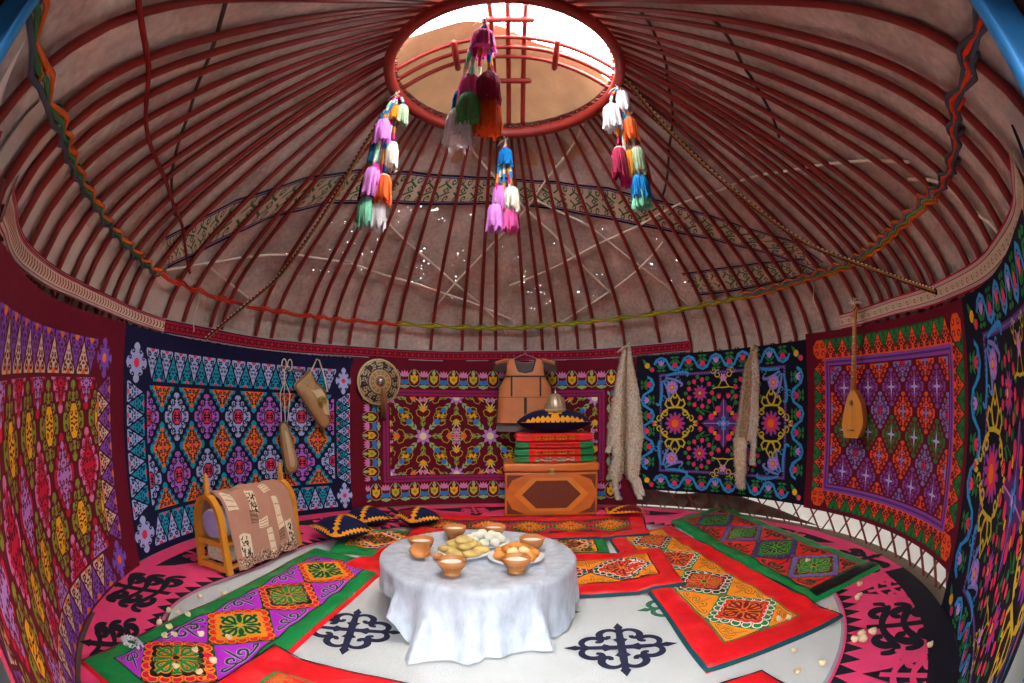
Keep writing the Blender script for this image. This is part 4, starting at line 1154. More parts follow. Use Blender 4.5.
tape('speckled red and white tape hung from the crown down to the right', [roofp(94, .98, -.05), roofp(84, 1.35, -.09), roofp(83.5, 1.72, -.11), roofp(85.5, 2.07, -.12), roofp(88.3, 2.44, -.10), roofp(94.8, 2.69, -.06), roofp(105.2, 2.88, -.04), cyl(113.2, 2.87, 1.92)], (TP_D, TP_W, TP_O), .046)

# ---- tassel strings hanging from the crown
def yarn(n, r, g, b): return cloth('yarn_' + n, r, g, b, vscale=60, var=.3, bump=.6, bscale=200, sheen=.3, trans=.35)
Y = dict(pink=yarn('pink', 236, 96, 170), wine=yarn('wine', 158, 34, 74), green=yarn('green', 96, 170, 110), orange=yarn('orange', 244, 100, 40), white=yarn('white', 236, 226, 236), blue=yarn('blue', 24, 140, 214), mint=yarn('mint', 140, 222, 190),
         lilac=yarn('lilac', 222, 140, 224), amber=yarn('amber', 238, 150, 36), teal=yarn('teal', 30, 110, 140), sage=yarn('sage', 170, 196, 160), black=yarn('dark', 70, 30, 60), cream=yarn('cream', 240, 232, 214), magenta=yarn('magenta', 214, 40, 130))
def tassel_string(label, x, y, ztop, drops, lean=(0, 0), vs=1.0):
    drops = [(a, b, c * vs, d * vs, e, f) for a, b, c, d, e, f in drops]
    """drops: (dx, dy, z0, length, radius, yarn) of each tassel; strings wrapped with coloured yarn lead to each"""
    root = empty('tassel_string', (x, y, ztop))
    tag(root, label, 'tassel ornament', 'tassel strings hung from the crown')
    mb = MB()
    mb.tube([(0, 0, .06), (.02, .01, .03), (.012, 0, 0), (-.015, -.008, .03), (0, 0, .06)], .006, Y['cream'], n=6, caps=False)
    mb.tube([(.01, 0, .02), (-.05, .01, -.02), (-.075, .012, -.06)], .004, Y['cream'], n=5)
    mb.build('hanging_loop', root)
    for k, (dx, dy, z0, ln, r, c) in enumerate(drops):
        z0 = -z0; ax, ay = lean[0] * -z0, lean[1] * -z0
        cb = MB(); n = 14
        wr = ['cream', 'blue', 'amber', 'magenta', 'cream', 'mint']
        seg = [Vector(((dx + ax) * smoothstep(i / n, 0, .5) * (.5 + .5 * i / n), (dy + ay) * (i / n), (z0 + .02) * i / n)) for i in range(n + 1)]
        cols = [Y[wr[(i // 2 + k) % 6]] for i in range(n + 1)]
        cb.tube(seg, [.010 + .004 * ((i // 2) % 2) for i in range(n + 1)], Y['cream'], n=7, mfn=lambda i, j: cols[i])
        cb.build('cord', root)
        t = MB(); q = 44; r *= .86; rs = [rnd(.76, 1.16) for _ in range(q)]; zs = [rnd(-.22, .16) for _ in range(q)]
        prof = [(.18, .03, 0), (.48, 0, .3), (.80, -.12, .6), (.95, -.32, .8), (.96, -.55, 1), (1.0, -.80, 1.2), (1.06, -1.0, 1.6)]
        cx, cy = dx + ax, dy + ay
        t.grid(lambda i, j: (cx + r * prof[i][0] * (1 + (rs[j] - 1) * prof[i][2]) * cos(TAU * j / q), cy + r * prof[i][0] * (1 + (rs[j] - 1) * prof[i][2]) * sin(TAU * j / q),
                             z0 + ln * (prof[i][1] + (zs[j] if i == 6 else 0))), 6, q, Y[c], wrap_v=True)
        t.grid(lambda i, j: (cx + r * (1 - i * .9) * .95 * cos(TAU * j / q), cy + r * (1 - i * .9) * .95 * sin(TAU * j / q), z0 - ln * (.97 - .12 * i)), 1, q, Y[c], wrap_v=True)
        for s in range(46):     # loose strands
            a = rnd(0, TAU); rr = r * rnd(.9, 1.08)
            t.tube([(cx + r * .4 * cos(a), cy + r * .4 * sin(a), z0 - .03 * ln), (cx + rr * .9 * cos(a), cy + rr * .9 * sin(a), z0 - .4 * ln), (cx + rr * cos(a + .1), cy + rr * sin(a + .1), z0 - ln * rnd(.92, 1.14))], .0035, Y[c], n=4)
        t.tube([(cx + r * .50 * cos(a), cy + r * .50 * sin(a), z0 - .01 + .002 * sin(a * 3)) for a in [TAU * i / 14 for i in range(15)]], .009, Y[['wine', 'magenta', 'blue', 'cream'][k % 4]], n=6, caps=False)
        t.build('tassel', root)
tassel_string('tassel string with mint and white tassel ends on the left of the crown ring', -.97, -.0, 3.74,
    [(.02, 0, .14, .16, .050, 'amber'), (.07, .02, .12, .20, .060, 'sage'), (-.05, -.02, .30, .24, .075, 'lilac'), (.05, .03, .52, .24, .06, 'cream'), (-.09, 0, .52, .2, .045, 'teal'), (-.04, -.02, .76, .20, .05, 'magenta'), (-.05, -.03, .80, .25, .075, 'lilac'), (.04, .0, .86, .24, .07, 'orange'), (-.10, .03, .86, .22, .06, 'black'), (-.06, -.02, 1.06, .24, .070, 'mint'), (.02, .02, 1.07, .25, .070, 'white')], lean=(-.07, 0), vs=.89)
tassel_string('large tassel string with pink and green tassels hanging nearest in the crown opening', -.21, -.90, 3.68,
    [(0, 0, .16, .20, .085, 'pink'), (-.05, .02, .60, .26, .078, 'pink'), (.06, .0, .60, .26, .080, 'wine'), (-.09, .03, .72, .22, .06, 'blue'), (.08, .02, .74, .2, .05, 'magenta'), (.0, .03, .74, .2, .05, 'blue'), (-.04, -.02, .80, .26, .080, 'green'), (.07, .02, .80, .27, .080, 'orange'), (-.09, .02, .90, .26, .085, 'white')], lean=(-.04, 0), vs=.84)
tassel_string('tassel string with two pink tassel ends at the middle of the far rim', -.10, .80, 3.72,
    [(0, 0, .12, .22, .075, 'blue'), (-.05, .01, .60, .26, .065, 'lilac'), (.06, .0, .62, .28, .078, 'cream'), (-.01, .01, .82, .1, .05, 'magenta'), (-.08, -.02, .84, .28, .078, 'lilac'), (.05, .01, .84, .28, .075, 'pink')], lean=(-.01, 0), vs=.81)
tassel_string('tassel string with a big blue bottom tassel right of the crown ring', .79, -.08, 3.74,
    [(-.07, .02, .20, .26, .080, 'white'), (.03, .0, .04, .24, .060, 'white'), (.05, .0, .36, .24, .066, 'orange'), (-.06, .02, .68, .28, .070, 'wine'), (.02, .02, .70, .26, .060, 'amber'), (.07, -.01, .68, .26, .060, 'sage'), (.10, .02, .78, .22, .06, 'orange'), (-.02, .03, .86, .18, .05, 'magenta'), (.06, .0, .96, .22, .080, 'blue'), (.06, .0, 1.10, .16, .076, 'mint')], lean=(.03, 0), vs=.84)

# ---- blue canvas door curtain, tied back at either side of the doorway
M_blue = mat('blue_canvas', rgb(30, 116, 170), rough=.7, var=.15, vscale=5, bump=.3, bscale=30)
for sx, x0, lb in ((-1, -.755, 'blue canvas curtain edge at the top left corner of the doorway'), (1, .565, 'blue canvas curtain edge at the top right corner of the doorway')):
    mb = MB()
    def cf(i, j, off=0):
        t = i / 60; z = 3.3 - 2.75 * j / 14; fold = .03 * sin(t * 34) * smoothstep(t, .02, .12)
        return (x0 + sx * (t * 1.5 + .01 * sin(j * .9)), -2.955 + fold + off + .03 * t, z)
    mb.grid(lambda i, j: cf(i, j), 60, 14, M_blue); mb.grid(lambda i, j: cf(60 - i, j, -.006), 60, 14, M_blue)
    mb.tube([cf(0, j, -.003) for j in range(15)], .012, M_blue, n=8)
    tag(mb.build('door_curtain'), lb, 'curtain', 'blue curtains of the doorway')
# =================================================================== hung things, chest, cradle
def part(mb, name, root):
    """a piece built in room coordinates, parented to a thing whose Empty stands at its base"""
    l = root.location; mb.v = [(a - l.x, b - l.y, c - l.z) for a, b, c in mb.v]
    return mb.build(name, root)
def wmap(t0, R):
    def f(x, z, h): return cyl(t0 + math.degrees(x / R), R - h, z)
    return f
def smooth_loop(pts, it=2):
    for _ in range(it):
        q = []
        for i in range(len(pts)):
            a, b = Vector(pts[i]), Vector(pts[(i + 1) % len(pts)]); q += [a * .75 + b * .25, a * .25 + b * .75]
        pts = q
    return [tuple(p) for p in pts]
def puffy(mb, pts, fmap, thick, m, rings=6, back=True, cen=None, p=.5):
    n = len(pts); c = cen or (sum(q[0] for q in pts) / n, sum(q[1] for q in pts) / n)
    mb.grid(lambda i, j: fmap(c[0] + (pts[j][0] - c[0]) * (1 - i / rings), c[1] + (pts[j][1] - c[1]) * (1 - i / rings), thick * (1 - (1 - i / rings) ** 2) ** p), rings, n, m, wrap_v=True)
    if back: mb.face([mb.vert(fmap(q[0], q[1], 0)) for q in pts], m)
def stroke(mb, pts, fmap, h, r, m, n=6, closed=False):
    P3 = [fmap(x, y, h if not callable(h) else h(x, y)) for x, y in pts]
    if closed: P3.append(P3[0])
    mb.tube(P3, r, m, n=n, caps=not closed)

M_leath = mat('tan_leather', rgb(214, 134, 84), rough=.5, var=.16, vscale=8, bump=.25, bscale=45); M_leathd = mat('dark_leather', rgb(62, 36, 28), rough=.5, var=.2, bump=.2)
M_hide = mat('pale_hide', rgb(184, 150, 100), rough=.6, var=.3, vscale=9, bump=.4, bscale=50); M_hided = mat('brown_hide_edge', rgb(128, 92, 54), rough=.6, var=.3, bump=.4, bscale=50)
M_hidel = mat('cream_hide', rgb(214, 196, 156), rough=.7, var=.15, vscale=14); M_brass = mat('brass', rgb(200, 170, 96), rough=.3, metal=.9, var=.15, bump=.1)
M_steel = mat('steel', rgb(190, 190, 194), rough=.25, metal=.95, var=.1, bump=.1); M_iron = mat('dark_iron', rgb(60, 58, 60), rough=.4, metal=.8, var=.2)
M_wire = mat('hanger_wire', rgb(170, 120, 130), rough=.35, metal=.7)
# ---- stitched hide flask and long hide case on a wooden rod
f = wmap(-50, 2.84)
root = empty('hide_flask', f(.0, .98, 0)); tag(root, 'broad stitched hide flask with a round emblem hanging over the navy hanging', 'flask')
out = smooth_loop([(-.127, 1.633), (-.155, 1.592), (-.235, 1.53), (-.311, 1.465), (-.286, 1.408), (-.13, 1.214), (.022, 1.014), (.08, .983), (.162, 1.044), (.139, 1.096), (.135, 1.25), (.114, 1.371), (.031, 1.47), (-.06, 1.526), (-.079, 1.616)], 1)
mb = MB(); puffy(mb, out, f, .075, M_hide, cen=(-.03, 1.30)); part(mb, 'body', root)
mb = MB(); stroke(mb, [( -.03 + (x + .03) * .97, 1.30 + (z - 1.30) * .97) for x, z in out], f, .022, .010, M_hided, closed=True); part(mb, 'stitched_edge', root)
mb = MB(); puffy(mb, [(.02 + .145 * a, 1.29 + .145 * b) for a, b in ((-1.0, .9), (.0, .95), (.62, .1), (.75, -1.0), (.35, -.95), (-.35, .1))], lambda x, z, h: f(x, z, h + .064), .016, M_hidel, back=False); part(mb, 'emblem_panel', root)
mb = MB()
for r in (.055, .035): mb.tube([f(.02 + r * cos(a), 1.29 + r * 1.1 * sin(a), .086) for a in [TAU * i / 20 for i in range(21)]], .007, M_brass, n=6, caps=False)
for k in range(4): mb.lathe([(.0001, .012), (.012, .008), (.016, 0)], M_brass, n=8, M=Matrix.Translation(f(.02 + .02 * cos(k * pi / 2), 1.29 + .02 * sin(k * pi / 2), .088)) @ Matrix.Rotation(R_(50), 4, 'Z') @ Matrix.Rotation(R_(90), 4, 'X'))
part(mb, 'emblem', root)
mb = MB(); mb.tube([f(-.12 + .05 * cos(a), 1.475 + .03 * sin(a), .060) for a in [TAU * i / 14 for i in range(15)]], .006, M_brass, n=6, caps=False); part(mb, 'neck_clasp', root)
mb = MB(); mb.tube([f(-.11, 1.60, .03), f(-.06, 1.70, .03), f(-.036, 1.755, .03), f(.0, 1.741, .03), f(.05, 1.62, .03), f(.09, 1.50, .03), f(.11, 1.40, .04)], .008, M_rope, n=6)
part(mb, 'cord', root)
mb = MB(); mb.tube([f(.07, .99, .03), f(.079, .93, .03), f(.074, .90, .03)], .010, M_hided, n=6); part(mb, 'end_thong', root)
root = empty('hide_case', f(-.36, .51, 0)); tag(root, 'long narrow hide case hanging by thongs left of the broad flask', 'case')
out = smooth_loop([(-.497, 1.065), (-.414, 1.074), (-.368, .957), (-.302, .759), (-.26, .597), (-.286, .538), (-.359, .512), (-.43, .536), (-.459, .686), (-.488, .901)], 1)
mb = MB(); puffy(mb, out, f, .06, M_hide, cen=(-.39, .78)); part(mb, 'body', root)
mb = MB(); stroke(mb, [(-.39 + (x + .39) * .96, .78 + (z - .78) * .98) for x, z in out], f, .020, .010, M_hided, closed=True); part(mb, 'stitched_edge', root)
mb = MB(); puffy(mb, smooth_loop([(-.455, .98), (-.415, .97), (-.36, .80), (-.315, .62), (-.36, .57), (-.40, .62), (-.43, .80)], 1), lambda x, z, h: f(x, z, h + .048), .014, M_hidel, back=False); part(mb, 'pale_panel', root)
mb = MB()
for a, b in ((-.48, -.50), (-.43, -.45), (-.40, -.37)):
    mb.tube([f(a, 1.07, .03), f((a + b) / 2, 1.22, .035), f(b, 1.36, .03), f(-.44, 1.50, .03), f(-.455, 1.63, .03)], .005, M_rope, n=5)
mb.tube([f(-.42, 1.04, .03), f(-.33, 1.0, .05), (f(-.24, 1.01, .05)), f(-.22, .97, .05)], .005, M_hided, n=5)
part(mb, 'thong', root)
mb = MB(); mb.tube([f(-.50, 1.635, .035), f(-.36, 1.62, .035), f(-.17, 1.60, .035)], .013, mat('grey_stick', rgb(120, 104, 92), var=.3), n=8)
for x in (-.461, -.385): mb.tube([f(x + .02 * cos(a), 1.665 + .06 * sin(a), .035 + .016 * cos(a)) for a in [TAU * i / 14 for i in range(15)]], .006, M_rope, n=5, caps=False)
tag(mb.build('hanging_stick'), 'short grey stick on cord loops that the long hide case hangs from', 'stick')

# ---- round shield
f = wmap(-33.6, 2.85)
c0 = (-.04, 1.537)
root = empty('round_shield', f(c0[0], c0[1], 0)); tag(root, 'round patterned shield with a silver boss and a hair tuft', 'shield')
M_shd = mat('shield_dark', rgb(48, 44, 42), rough=.5); M_shc = mat('shield_cream', rgb(198, 178, 128), rough=.5, var=.2); M_shb = mat('shield_buff', rgb(150, 108, 62), rough=.5)
def smap(x, z, h): return f(c0[0] + x, c0[1] + z, h)
def dome(r): return .012 + .075 * (1 - (r / .272) ** 2)
mb = MB(); mb.grid(lambda i, j: smap(.272 * i / 10 * cos(TAU * j / 48), .272 * i / 10 * sin(TAU * j / 48), dome(.272 * i / 10)), 10, 48, M_shd, wrap_v=True)
mb.grid(lambda i, j: smap(.272 * cos(-TAU * j / 48), .272 * sin(-TAU * j / 48), .012 - .012 * i), 1, 48, M_shd, wrap_v=True)
P = Pat(); h = lambda x, y, q: smap(x, y, dome(hypot(x, y)) + q)
for k in range(12):
    P.at(0, 0, TAU * k / 12)
    P.spiral(.215, .02, .030, 0, 1.2, .012, M_shc, 0, n=10); P.spiral(.190, -.025, .026, 2, 1.2, .010, M_shc, 0, n=10); P.line([(.16, -.03), (.17, 0), (.16, .03)], .009, M_shc, 0); P.line([(.235, -.045), (.238, .0), (.235, .045)], .009, M_shc, 0)
    P.spiral(.105, .0, .020, 0, 1.1, .008, M_shc, 1, n=8); P.pop()
for r, w_, m in ((.262, .022, M_shc), (.248, .008, M_shb), (.142, .012, M_shb), (.132, .008, M_shc), (.075, .01, M_shc)): P.line([(r * cos(TAU * i / 60), r * sin(TAU * i / 60)) for i in range(61)], w_, m, 1)
P.fill([(.128 * cos(TAU * i / 40), .128 * sin(TAU * i / 40)) for i in range(40)], M_shb, 0)
P.emit(mb, h, h0=.002, dh=.001, seg=.03); part(mb, 'disc', root)
for k in range(6):
    a = TAU * (k + .15) / 6; st = MB(); cx, cz = .20 * cos(a), .20 * sin(a)
    st.grid(lambda i, j: h(cx + .034 * i / 4 * cos(TAU * j / 14), cz + .034 * i / 4 * sin(TAU * j / 14), .004 + .012 * (1 - (i / 4) ** 2)), 4, 14, M_iron, wrap_v=True)
    st.grid(lambda i, j: h(cx + .014 * i / 3 * cos(TAU * j / 10), cz + .014 * i / 3 * sin(TAU * j / 10), .014 + .012 * (1 - (i / 3) ** 2)), 3, 10, M_steel, wrap_v=True)
    part(st, 'stud', root)
mb = MB(); mb.grid(lambda i, j: smap(.052 * i / 6 * cos(TAU * j / 20), .052 * i / 6 * sin(TAU * j / 20), dome(0) + .004 + .035 * sqrt(1 - (i / 6) ** 2)), 6, 20, M_steel, wrap_v=True); part(mb, 'boss', root)
mb = MB(); M_hair = mat('horse_hair', rgb(150, 100, 62), rough=.6, var=.35, vscale=60, stretch=(1, 1, .1)); M_haird = mat('dark_horse_hair', rgb(38, 26, 24), rough=.6)
for k in range(70):
    a, b = rnd(-.035, .045), rnd(0, .03); ln = rnd(.24, .36)
    mb.tube([smap(.03 + a * .4, -.07, dome(0) + .01), smap(.03 + a, -.07 - ln * .4, dome(.1) + .02 + b), smap(.03 + a * .6 + .01, -.07 - ln, .06 + b)], [.006, .007, .002], M_hair, n=4)
for k in range(16): mb.tube([smap(.01 + rnd(-.02, .02), -.30, .05), smap(.03 + rnd(-.02, .03), -.38, .05), smap(.07 + rnd(-.01, .02), -.46, .04)], [.006, .006, .002], M_haird, n=4)
part(mb, 'hair_tuft', root)
mb = MB(); mb.tube([smap(-.03, .265, .02), smap(-.035, .35, .03), smap(-.04, .44, .01)], .012, cloth('strap_red', 178, 50, 40), n=6, flat=.4); part(mb, 'strap', root)

# ---- leather vest on a wire hanger
VY = 2.72
root = empty('leather_vest', (.1, VY, 1.02)); tag(root, 'tan leather vest with dark trim and shoulder caps hanging above the chest', 'vest')
def vw(z):   # half widths either side of the centre line x = .12
    T = [(1.05, .355), (1.20, .345), (1.37, .335), (1.50, .325), (1.56, .29), (1.62, .245), (1.70, .235), (1.80, .235), (1.845, .20)]
    for (a, wa), (b, wb) in zip(T, T[1:]):
        if z <= b: return wa + (wb - wa) * max(0, z - a) / (b - a)
    return T[-1][1]
def neck(z, low): return 0 if z < low else .125 * sqrt(max(0, min(1, (z - low) / (1.845 - low)))) * .55 + (.058 if z > low + .01 else 0)
def vsurf(x, z, front): 
    w_ = vw(z); t = min(1, abs(x) / w_); d = (.10 * sqrt(max(0, 1 - t ** 3)) * (1 - .75 * smoothstep(z, 1.62, 1.85)) + .012)
    return Vector((.12 + x, VY - d if front else VY + d * .5, z - .02 * smoothstep(abs(x), .12, .3) * smoothstep(z, 1.75, 1.85)))
def vshell(front, low, m, off=0.0, nm='front_panel'):
    mb = MB(); nz = 34
    for s in (-1, 1):
        mb.grid(lambda i, j: (lambda z: vsurf(s * (neck(z, low) + (vw(z) - neck(z, low)) * j / 8), z, front) + Vector((0, -off if front else off, 0)))(1.05 + .795 * i / nz), nz, 8, m)
    return part(mb, nm, root)
vshell(True, 1.67, M_leath, nm='front_panel'); vshell(False, 1.80, mat('grey_lining', rgb(120, 108, 108)), nm='back_panel')
mb = MB()
def vline(pts, w_, m):
    n = len(pts) - 1
    for i in range(n):
        (x0, z0), (x1, z1) = pts[i], pts[i + 1]; d = hypot(x1 - x0, z1 - z0) or 1; nx, nz = -(z1 - z0) / d * w_ / 2, (x1 - x0) / d * w_ / 2
        k = max(1, int(d / .03))
        mb.grid(lambda a, b: vsurf(x0 + (x1 - x0) * a / k + nx * (1 - 2 * b), z0 + (z1 - z0) * a / k + nz * (1 - 2 * b), True) + Vector((0, -.006, 0)), k, 1, m)
vline([(-.235, 1.625), (.235, 1.625)], .020, M_leathd); vline([(-.165, 1.615), (-.165, 1.385)], .022, M_leathd); vline([(.18, 1.615), (.18, 1.385)], .022, M_leathd); vline([(0, 1.37), (0, 1.06)], .034, M_leathd); vline([(-.335, 1.375), (.335, 1.375)], .008, M_hided)
for s in (-1, 1):
    e = []
    for k in range(14):
        z = 1.672 + (1.84 - 1.672) * k / 13; e.append((s * (neck(z, 1.67)), z))
    vline([(0, 1.672)] + e, .018, M_leathd); vline([(s * vw(z) * .985, z) for z in [1.05 + .79 * k / 16 for k in range(17)]], .014, M_leathd)
vline([(-.35, 1.058), (.35, 1.058)], .014, M_leathd)
part(mb, 'dark_trim', root)
for s in (-1, 1):
    mb = MB(); mb.grid(lambda i, j: (.12 + s * (.20 + .19 * i / 6), VY - .10 * cos((j / 8 - .5) * pi) * (1 - .2 * i / 6) , 1.845 - .05 * (i / 6) ** 1.5 - .16 * (abs(j / 8 - .3) ** 1.5) - (.02 if j == 0 else 0)), 6, 8, M_leath, mfn=lambda i, j: M_leathd if j < 2 or i > 4 else M_leath)
    mb.grid(lambda i, j: (.12 + s * (.22 + .16 * i / 5), VY - .075, 1.80 - .04 * i / 5 - (.11 - .03 * i / 5) * j / 3), 5, 3, M_leathd)
    part(mb, 'shoulder_cap', root)
mb = MB(); mb.grid(lambda i, j: vsurf(-.34 + .68 * i / 20, 1.06, True) + Vector((0, .02, -.10 * j / 3)), 20, 3, mat('grey_lining', rgb(120, 108, 108))); part(mb, 'lining_hem', root)
mb = MB(); mb.tube([(-.10, VY, 1.80), (.0, VY, 1.855), (.10, VY, 1.895), (.12, VY, 1.91), (.14, VY, 1.895), (.24, VY, 1.855), (.34, VY, 1.80), (-.10 + .22, VY, 1.795), (-.10, VY, 1.80)], .005, M_wire, n=6)
mb.tube([(.12, VY, 1.91), (.12, VY, 1.945), (.145, VY + .01, 1.965), (.155, VY + .03, 1.99), (.14, VY + .06, 2.0), (.12, VY + .08, 1.985)], .004, M_wire, n=6)
tag(mb.build('coat_hanger'), 'wire coat hanger holding the leather vest', 'hanger')

# ---- fur pelts
M_fur = [mat('fur_' + n, rgb(*c), rough=.85, var=.2, vscale=30, bump=0, sheen=.2) for n, c in (('cream', (250, 240, 224)), ('tan', (224, 192, 154)), ('grey', (212, 198, 184)), ('brown', (156, 116, 82)))]
M_skin = mat('pelt_skin', rgb(186, 158, 126), rough=.8, var=.2)
def pelt(label, name, fm, rows, limbs, thick, spine=None, hairs=6500, tie=None, group=None, extra=None):
    """rows: (z, x left, x right) down the body; limbs: centre lines (x, z, radius)"""
    zt, zb = rows[0][0], rows[-1][0]
    root = empty(name, fm((rows[-1][1] + rows[-1][2]) / 2, zb, 0)); tag(root, label, 'fur pelt', group)
    def at(z):
        for a, b in zip(rows, rows[1:]):
            if z >= b[0]:
                t = (a[0] - z) / (a[0] - b[0]); return a[1] + (b[1] - a[1]) * t, a[2] + (b[2] - a[2]) * t
        return rows[-1][1:]
    def surf(u, z, h=0):
        a, b = at(z); t = abs(2 * u - 1); return fm(a + (b - a) * u, z, thick * min(1, (b - a) / .12) * sqrt(max(0, 1 - t ** 2.4)) + h)
    mb = MB(); nz = 40
    mb.grid(lambda i, j: surf(j / 10, zt + (zb - zt) * i / nz), nz, 10, M_fur[1]); mb.grid(lambda i, j: (lambda ab: fm(ab[0] + (ab[1] - ab[0]) * j / 2, zt + (zb - zt) * i / nz, -.004))(at(zt + (zb - zt) * i / nz)), nz, 2, M_skin)
    area = [(abs(at(zt + (zb - zt) * i / 60)[1] - at(zt + (zb - zt) * i / 60)[0])) for i in range(61)]
    def hair(p, n, dn, L, m):
        q = p + n * L * .42 + dn * L * .4; e = p + n * L * .62 + dn * L * .85; s = Vector((-dn.y, dn.x, 0)) if abs(dn.z) < .9 else Vector((cos(R_(0)), 0, 0)); s = n.cross(dn).normalized() * .0030
        k = len(mb.v); mb.v += [tuple(p - s), tuple(p + s), tuple(q - s * .8), tuple(q + s * .8), tuple(e)]
        mb.face((k, k + 1, k + 3, k + 2), m); mb.face((k + 2, k + 3, k + 4), m)
    for _ in range(hairs):
        while True:
            i = random.randint(0, 60)
            if random.random() * max(area) < area[i]: break
        z = zt + (zb - zt) * (i + rnd(-.5, .5)) / 60; z = min(zt, max(zb, z)); u = rnd(0, 1)
        p = surf(u, z); n0 = (surf(u, z, .02) - p).normalized(); a, b = at(z); side = fm(b, z, 0) - fm(a, z, 0); side = side.normalized() if side.length > 1e-6 else Vector((1, 0, 0))
        e = (2 * u - 1); n = (n0 * (1 - abs(e) * .7) + side * e).normalized(); dn = (Vector((0, 0, -1)) + side * e * .35 + side * rnd(-.3, .3)).normalized()
        sp = spine(u, z) if spine else .3
        r = random.random(); m = M_fur[3] if r < sp * .7 else (M_fur[1] if r < .25 + sp else (M_fur[2] if r > .86 else M_fur[0]))
        hair(p, n, dn, rnd(.016, .032), m)
    part(mb, 'body', root)
    for L in limbs:
        mb = MB(); pts = [fm(x, z, r * .8 + .004) for x, z, r in L]
        mb.tube(pts, [r for _, _, r in L], M_fur[1], n=8)
        N = int(hairs * .10)
        for _ in range(N):
            t = rnd(0, len(L) - 1.01); i = int(t); t -= i
            x, z, r = [a + (b - a) * t for a, b in zip(L[i], L[i + 1])]; a = rnd(-.3, pi + .3)
            c = fm(x, z, r * .8); nn = (fm(x + cos(a) * .1, z, r * .8 + sin(a) * .1) - c).normalized(); hair(c + nn * r, nn, (Vector((0, 0, -1)) + nn * .1).normalized(), rnd(.02, .04), M_fur[random.choice((0, 0, 1, 2))])
        part(mb, 'leg' if L[-1][2] < .03 else 'tail', root)
    if extra: extra(root)
    return root
f = wmap(28, 2.845)
pelt('paired fur pelts, the left one of the two beside the chest', 'fur_pelt', f, [(1.985, -.01, .012), (1.93, -.045, .008), (1.85, -.075, .0), (1.65, -.108, -.012), (1.356, -.17, -.018), (1.122, -.213, -.020), (.90, -.235, -.024), (.80, -.235, -.03), (.752, -.19, -.03), (.648, -.155, -.034), (.56, -.185, -.036), (.467, -.212, -.042), (.40, -.215, -.06), (.35, -.15, -.075)],
     [[(-.13, .39, .030), (-.13, .30, .022), (-.115, .22, .018), (-.095, .15, .016), (-.09, .125, .011)], [(-.19, .80, .03), (-.225, .745, .02), (-.235, .71, .012)]], .07, spine=lambda u, z: .45 if u > .75 else .15)
pelt('paired fur pelts, the right one of the two beside the blue floral hanging', 'fur_pelt', f, [(1.985, .02, .05), (1.93, .012, .060), (1.86, .008, .068), (1.727, .0, .094), (1.436, -.004, .150), (1.176, -.008, .185), (.90, -.010, .211), (.771, -.012, .190), (.60, -.010, .175), (.447, -.002, .163), (.39, .02, .15), (.35, .06, .12)],
     [[(.105, .38, .032), (.125, .28, .024), (.15, .21, .020), (.18, .165, .016), (.19, .145, .012)], [(.15, .40, .02), (.20, .25, .018), (.215, .19, .014)]], .07, spine=lambda u, z: .45 if u < .25 else .15)
mb = MB()
for s in range(3): mb.tube([f(-.10 + .05 * s, 1.90 + .015 * s, .05), f(-.02, 1.955, .075), f(.03, 1.975, .075), f(.06, 2.01, .04)], .010, M_rope, n=6)
mb.tube([f(.025 + .03 * cos(a), 1.965, .05 + .03 * sin(a)) for a in [TAU * i / 12 for i in range(13)]], .010, M_rope, n=6, caps=False)
tag(mb.build('tie_cord'), 'pale cord tying the paired fur pelts to the wall top', 'cord')
f2 = wmap(58, 2.845)
def head(root):
    mb = MB(); puffy(mb, smooth_loop([(.125, 1.80), (.15, 1.79), (.19, 1.81), (.196, 1.86), (.165, 1.885), (.135, 1.86)], 1), lambda x, z, h: f2(x, z, h + .035), .03, M_skin); part(mb, 'head', root)
pelt('single fur pelt with a long tail hanging on the blue floral hanging', 'fur_pelt', f2, [(1.84, .125, .190), (1.78, .11, .186), (1.735, .092, .186), (1.67, .040, .195), (1.509, .004, .203), (1.347, -.030, .190), (1.16, -.062, .186), (1.0, -.10, .180), (.93, -.112, .168), (.885, -.085, .150)],
     [[(-.0, .90, .062), (.0, .76, .064), (.005, .62, .062), (.0, .50, .055), (.002, .42, .046), (.005, .355, .022 + .012)], [(.135, .93, .034), (.145, .83, .024), (.135, .72, .020), (.125, .65, .018), (.135, .625, .012)], [(-.085, .90, .024), (-.075, .72, .018), (-.06, .60, .014)]], .06, spine=lambda u, z: .8 if .3 < u < .7 else .1, extra=head)

# ---- long-necked lute
f = wmap(88.5, 2.83)
root = empty('long_necked_lute', f(.03, .93, 0)); tag(root, 'pale wooden two-stringed lute hanging by its neck on the orange bordered hanging', 'lute')
M_lute = mat('spruce_top', rgb(222, 150, 62), rough=.35, var=.14, vscale=6, stretch=(6, 6, 1), coat=.3, bump=.05); M_lutes = mat('lute_side', rgb(176, 100, 40), rough=.4, var=.2); M_neck = mat('lute_neck', rgb(196, 124, 56), rough=.4, var=.15)
body = [(.004, 1.345), (-.040, 1.29), (-.071, 1.224), (-.100, 1.14), (-.119, 1.06), (-.112, 1.02), (-.070, .94), (.11, .945), (.165, 1.02), (.186, 1.075), (.175, 1.15), (.156, 1.221), (.105, 1.29), (.052, 1.345)]
mb = MB(); n = len(body); c = (.03, 1.11)
mb.grid(lambda i, j: f(c[0] + (body[j % n][0] - c[0]) * (1 - .12 * abs(i - 3) / 3 if i < 3 else 1), c[1] + (body[j % n][1] - c[1]) * (1 - .06 * abs(i - 3) / 3 if i < 3 else 1), .015 * i), 5, n, M_lutes, wrap_v=True, smooth=False)
mb.face([mb.vert(f(x * .88 + c[0] * .12, z * .94 + c[1] * .06, 0)) for x, z in body], M_lutes, False)
part(mb, 'body', root)
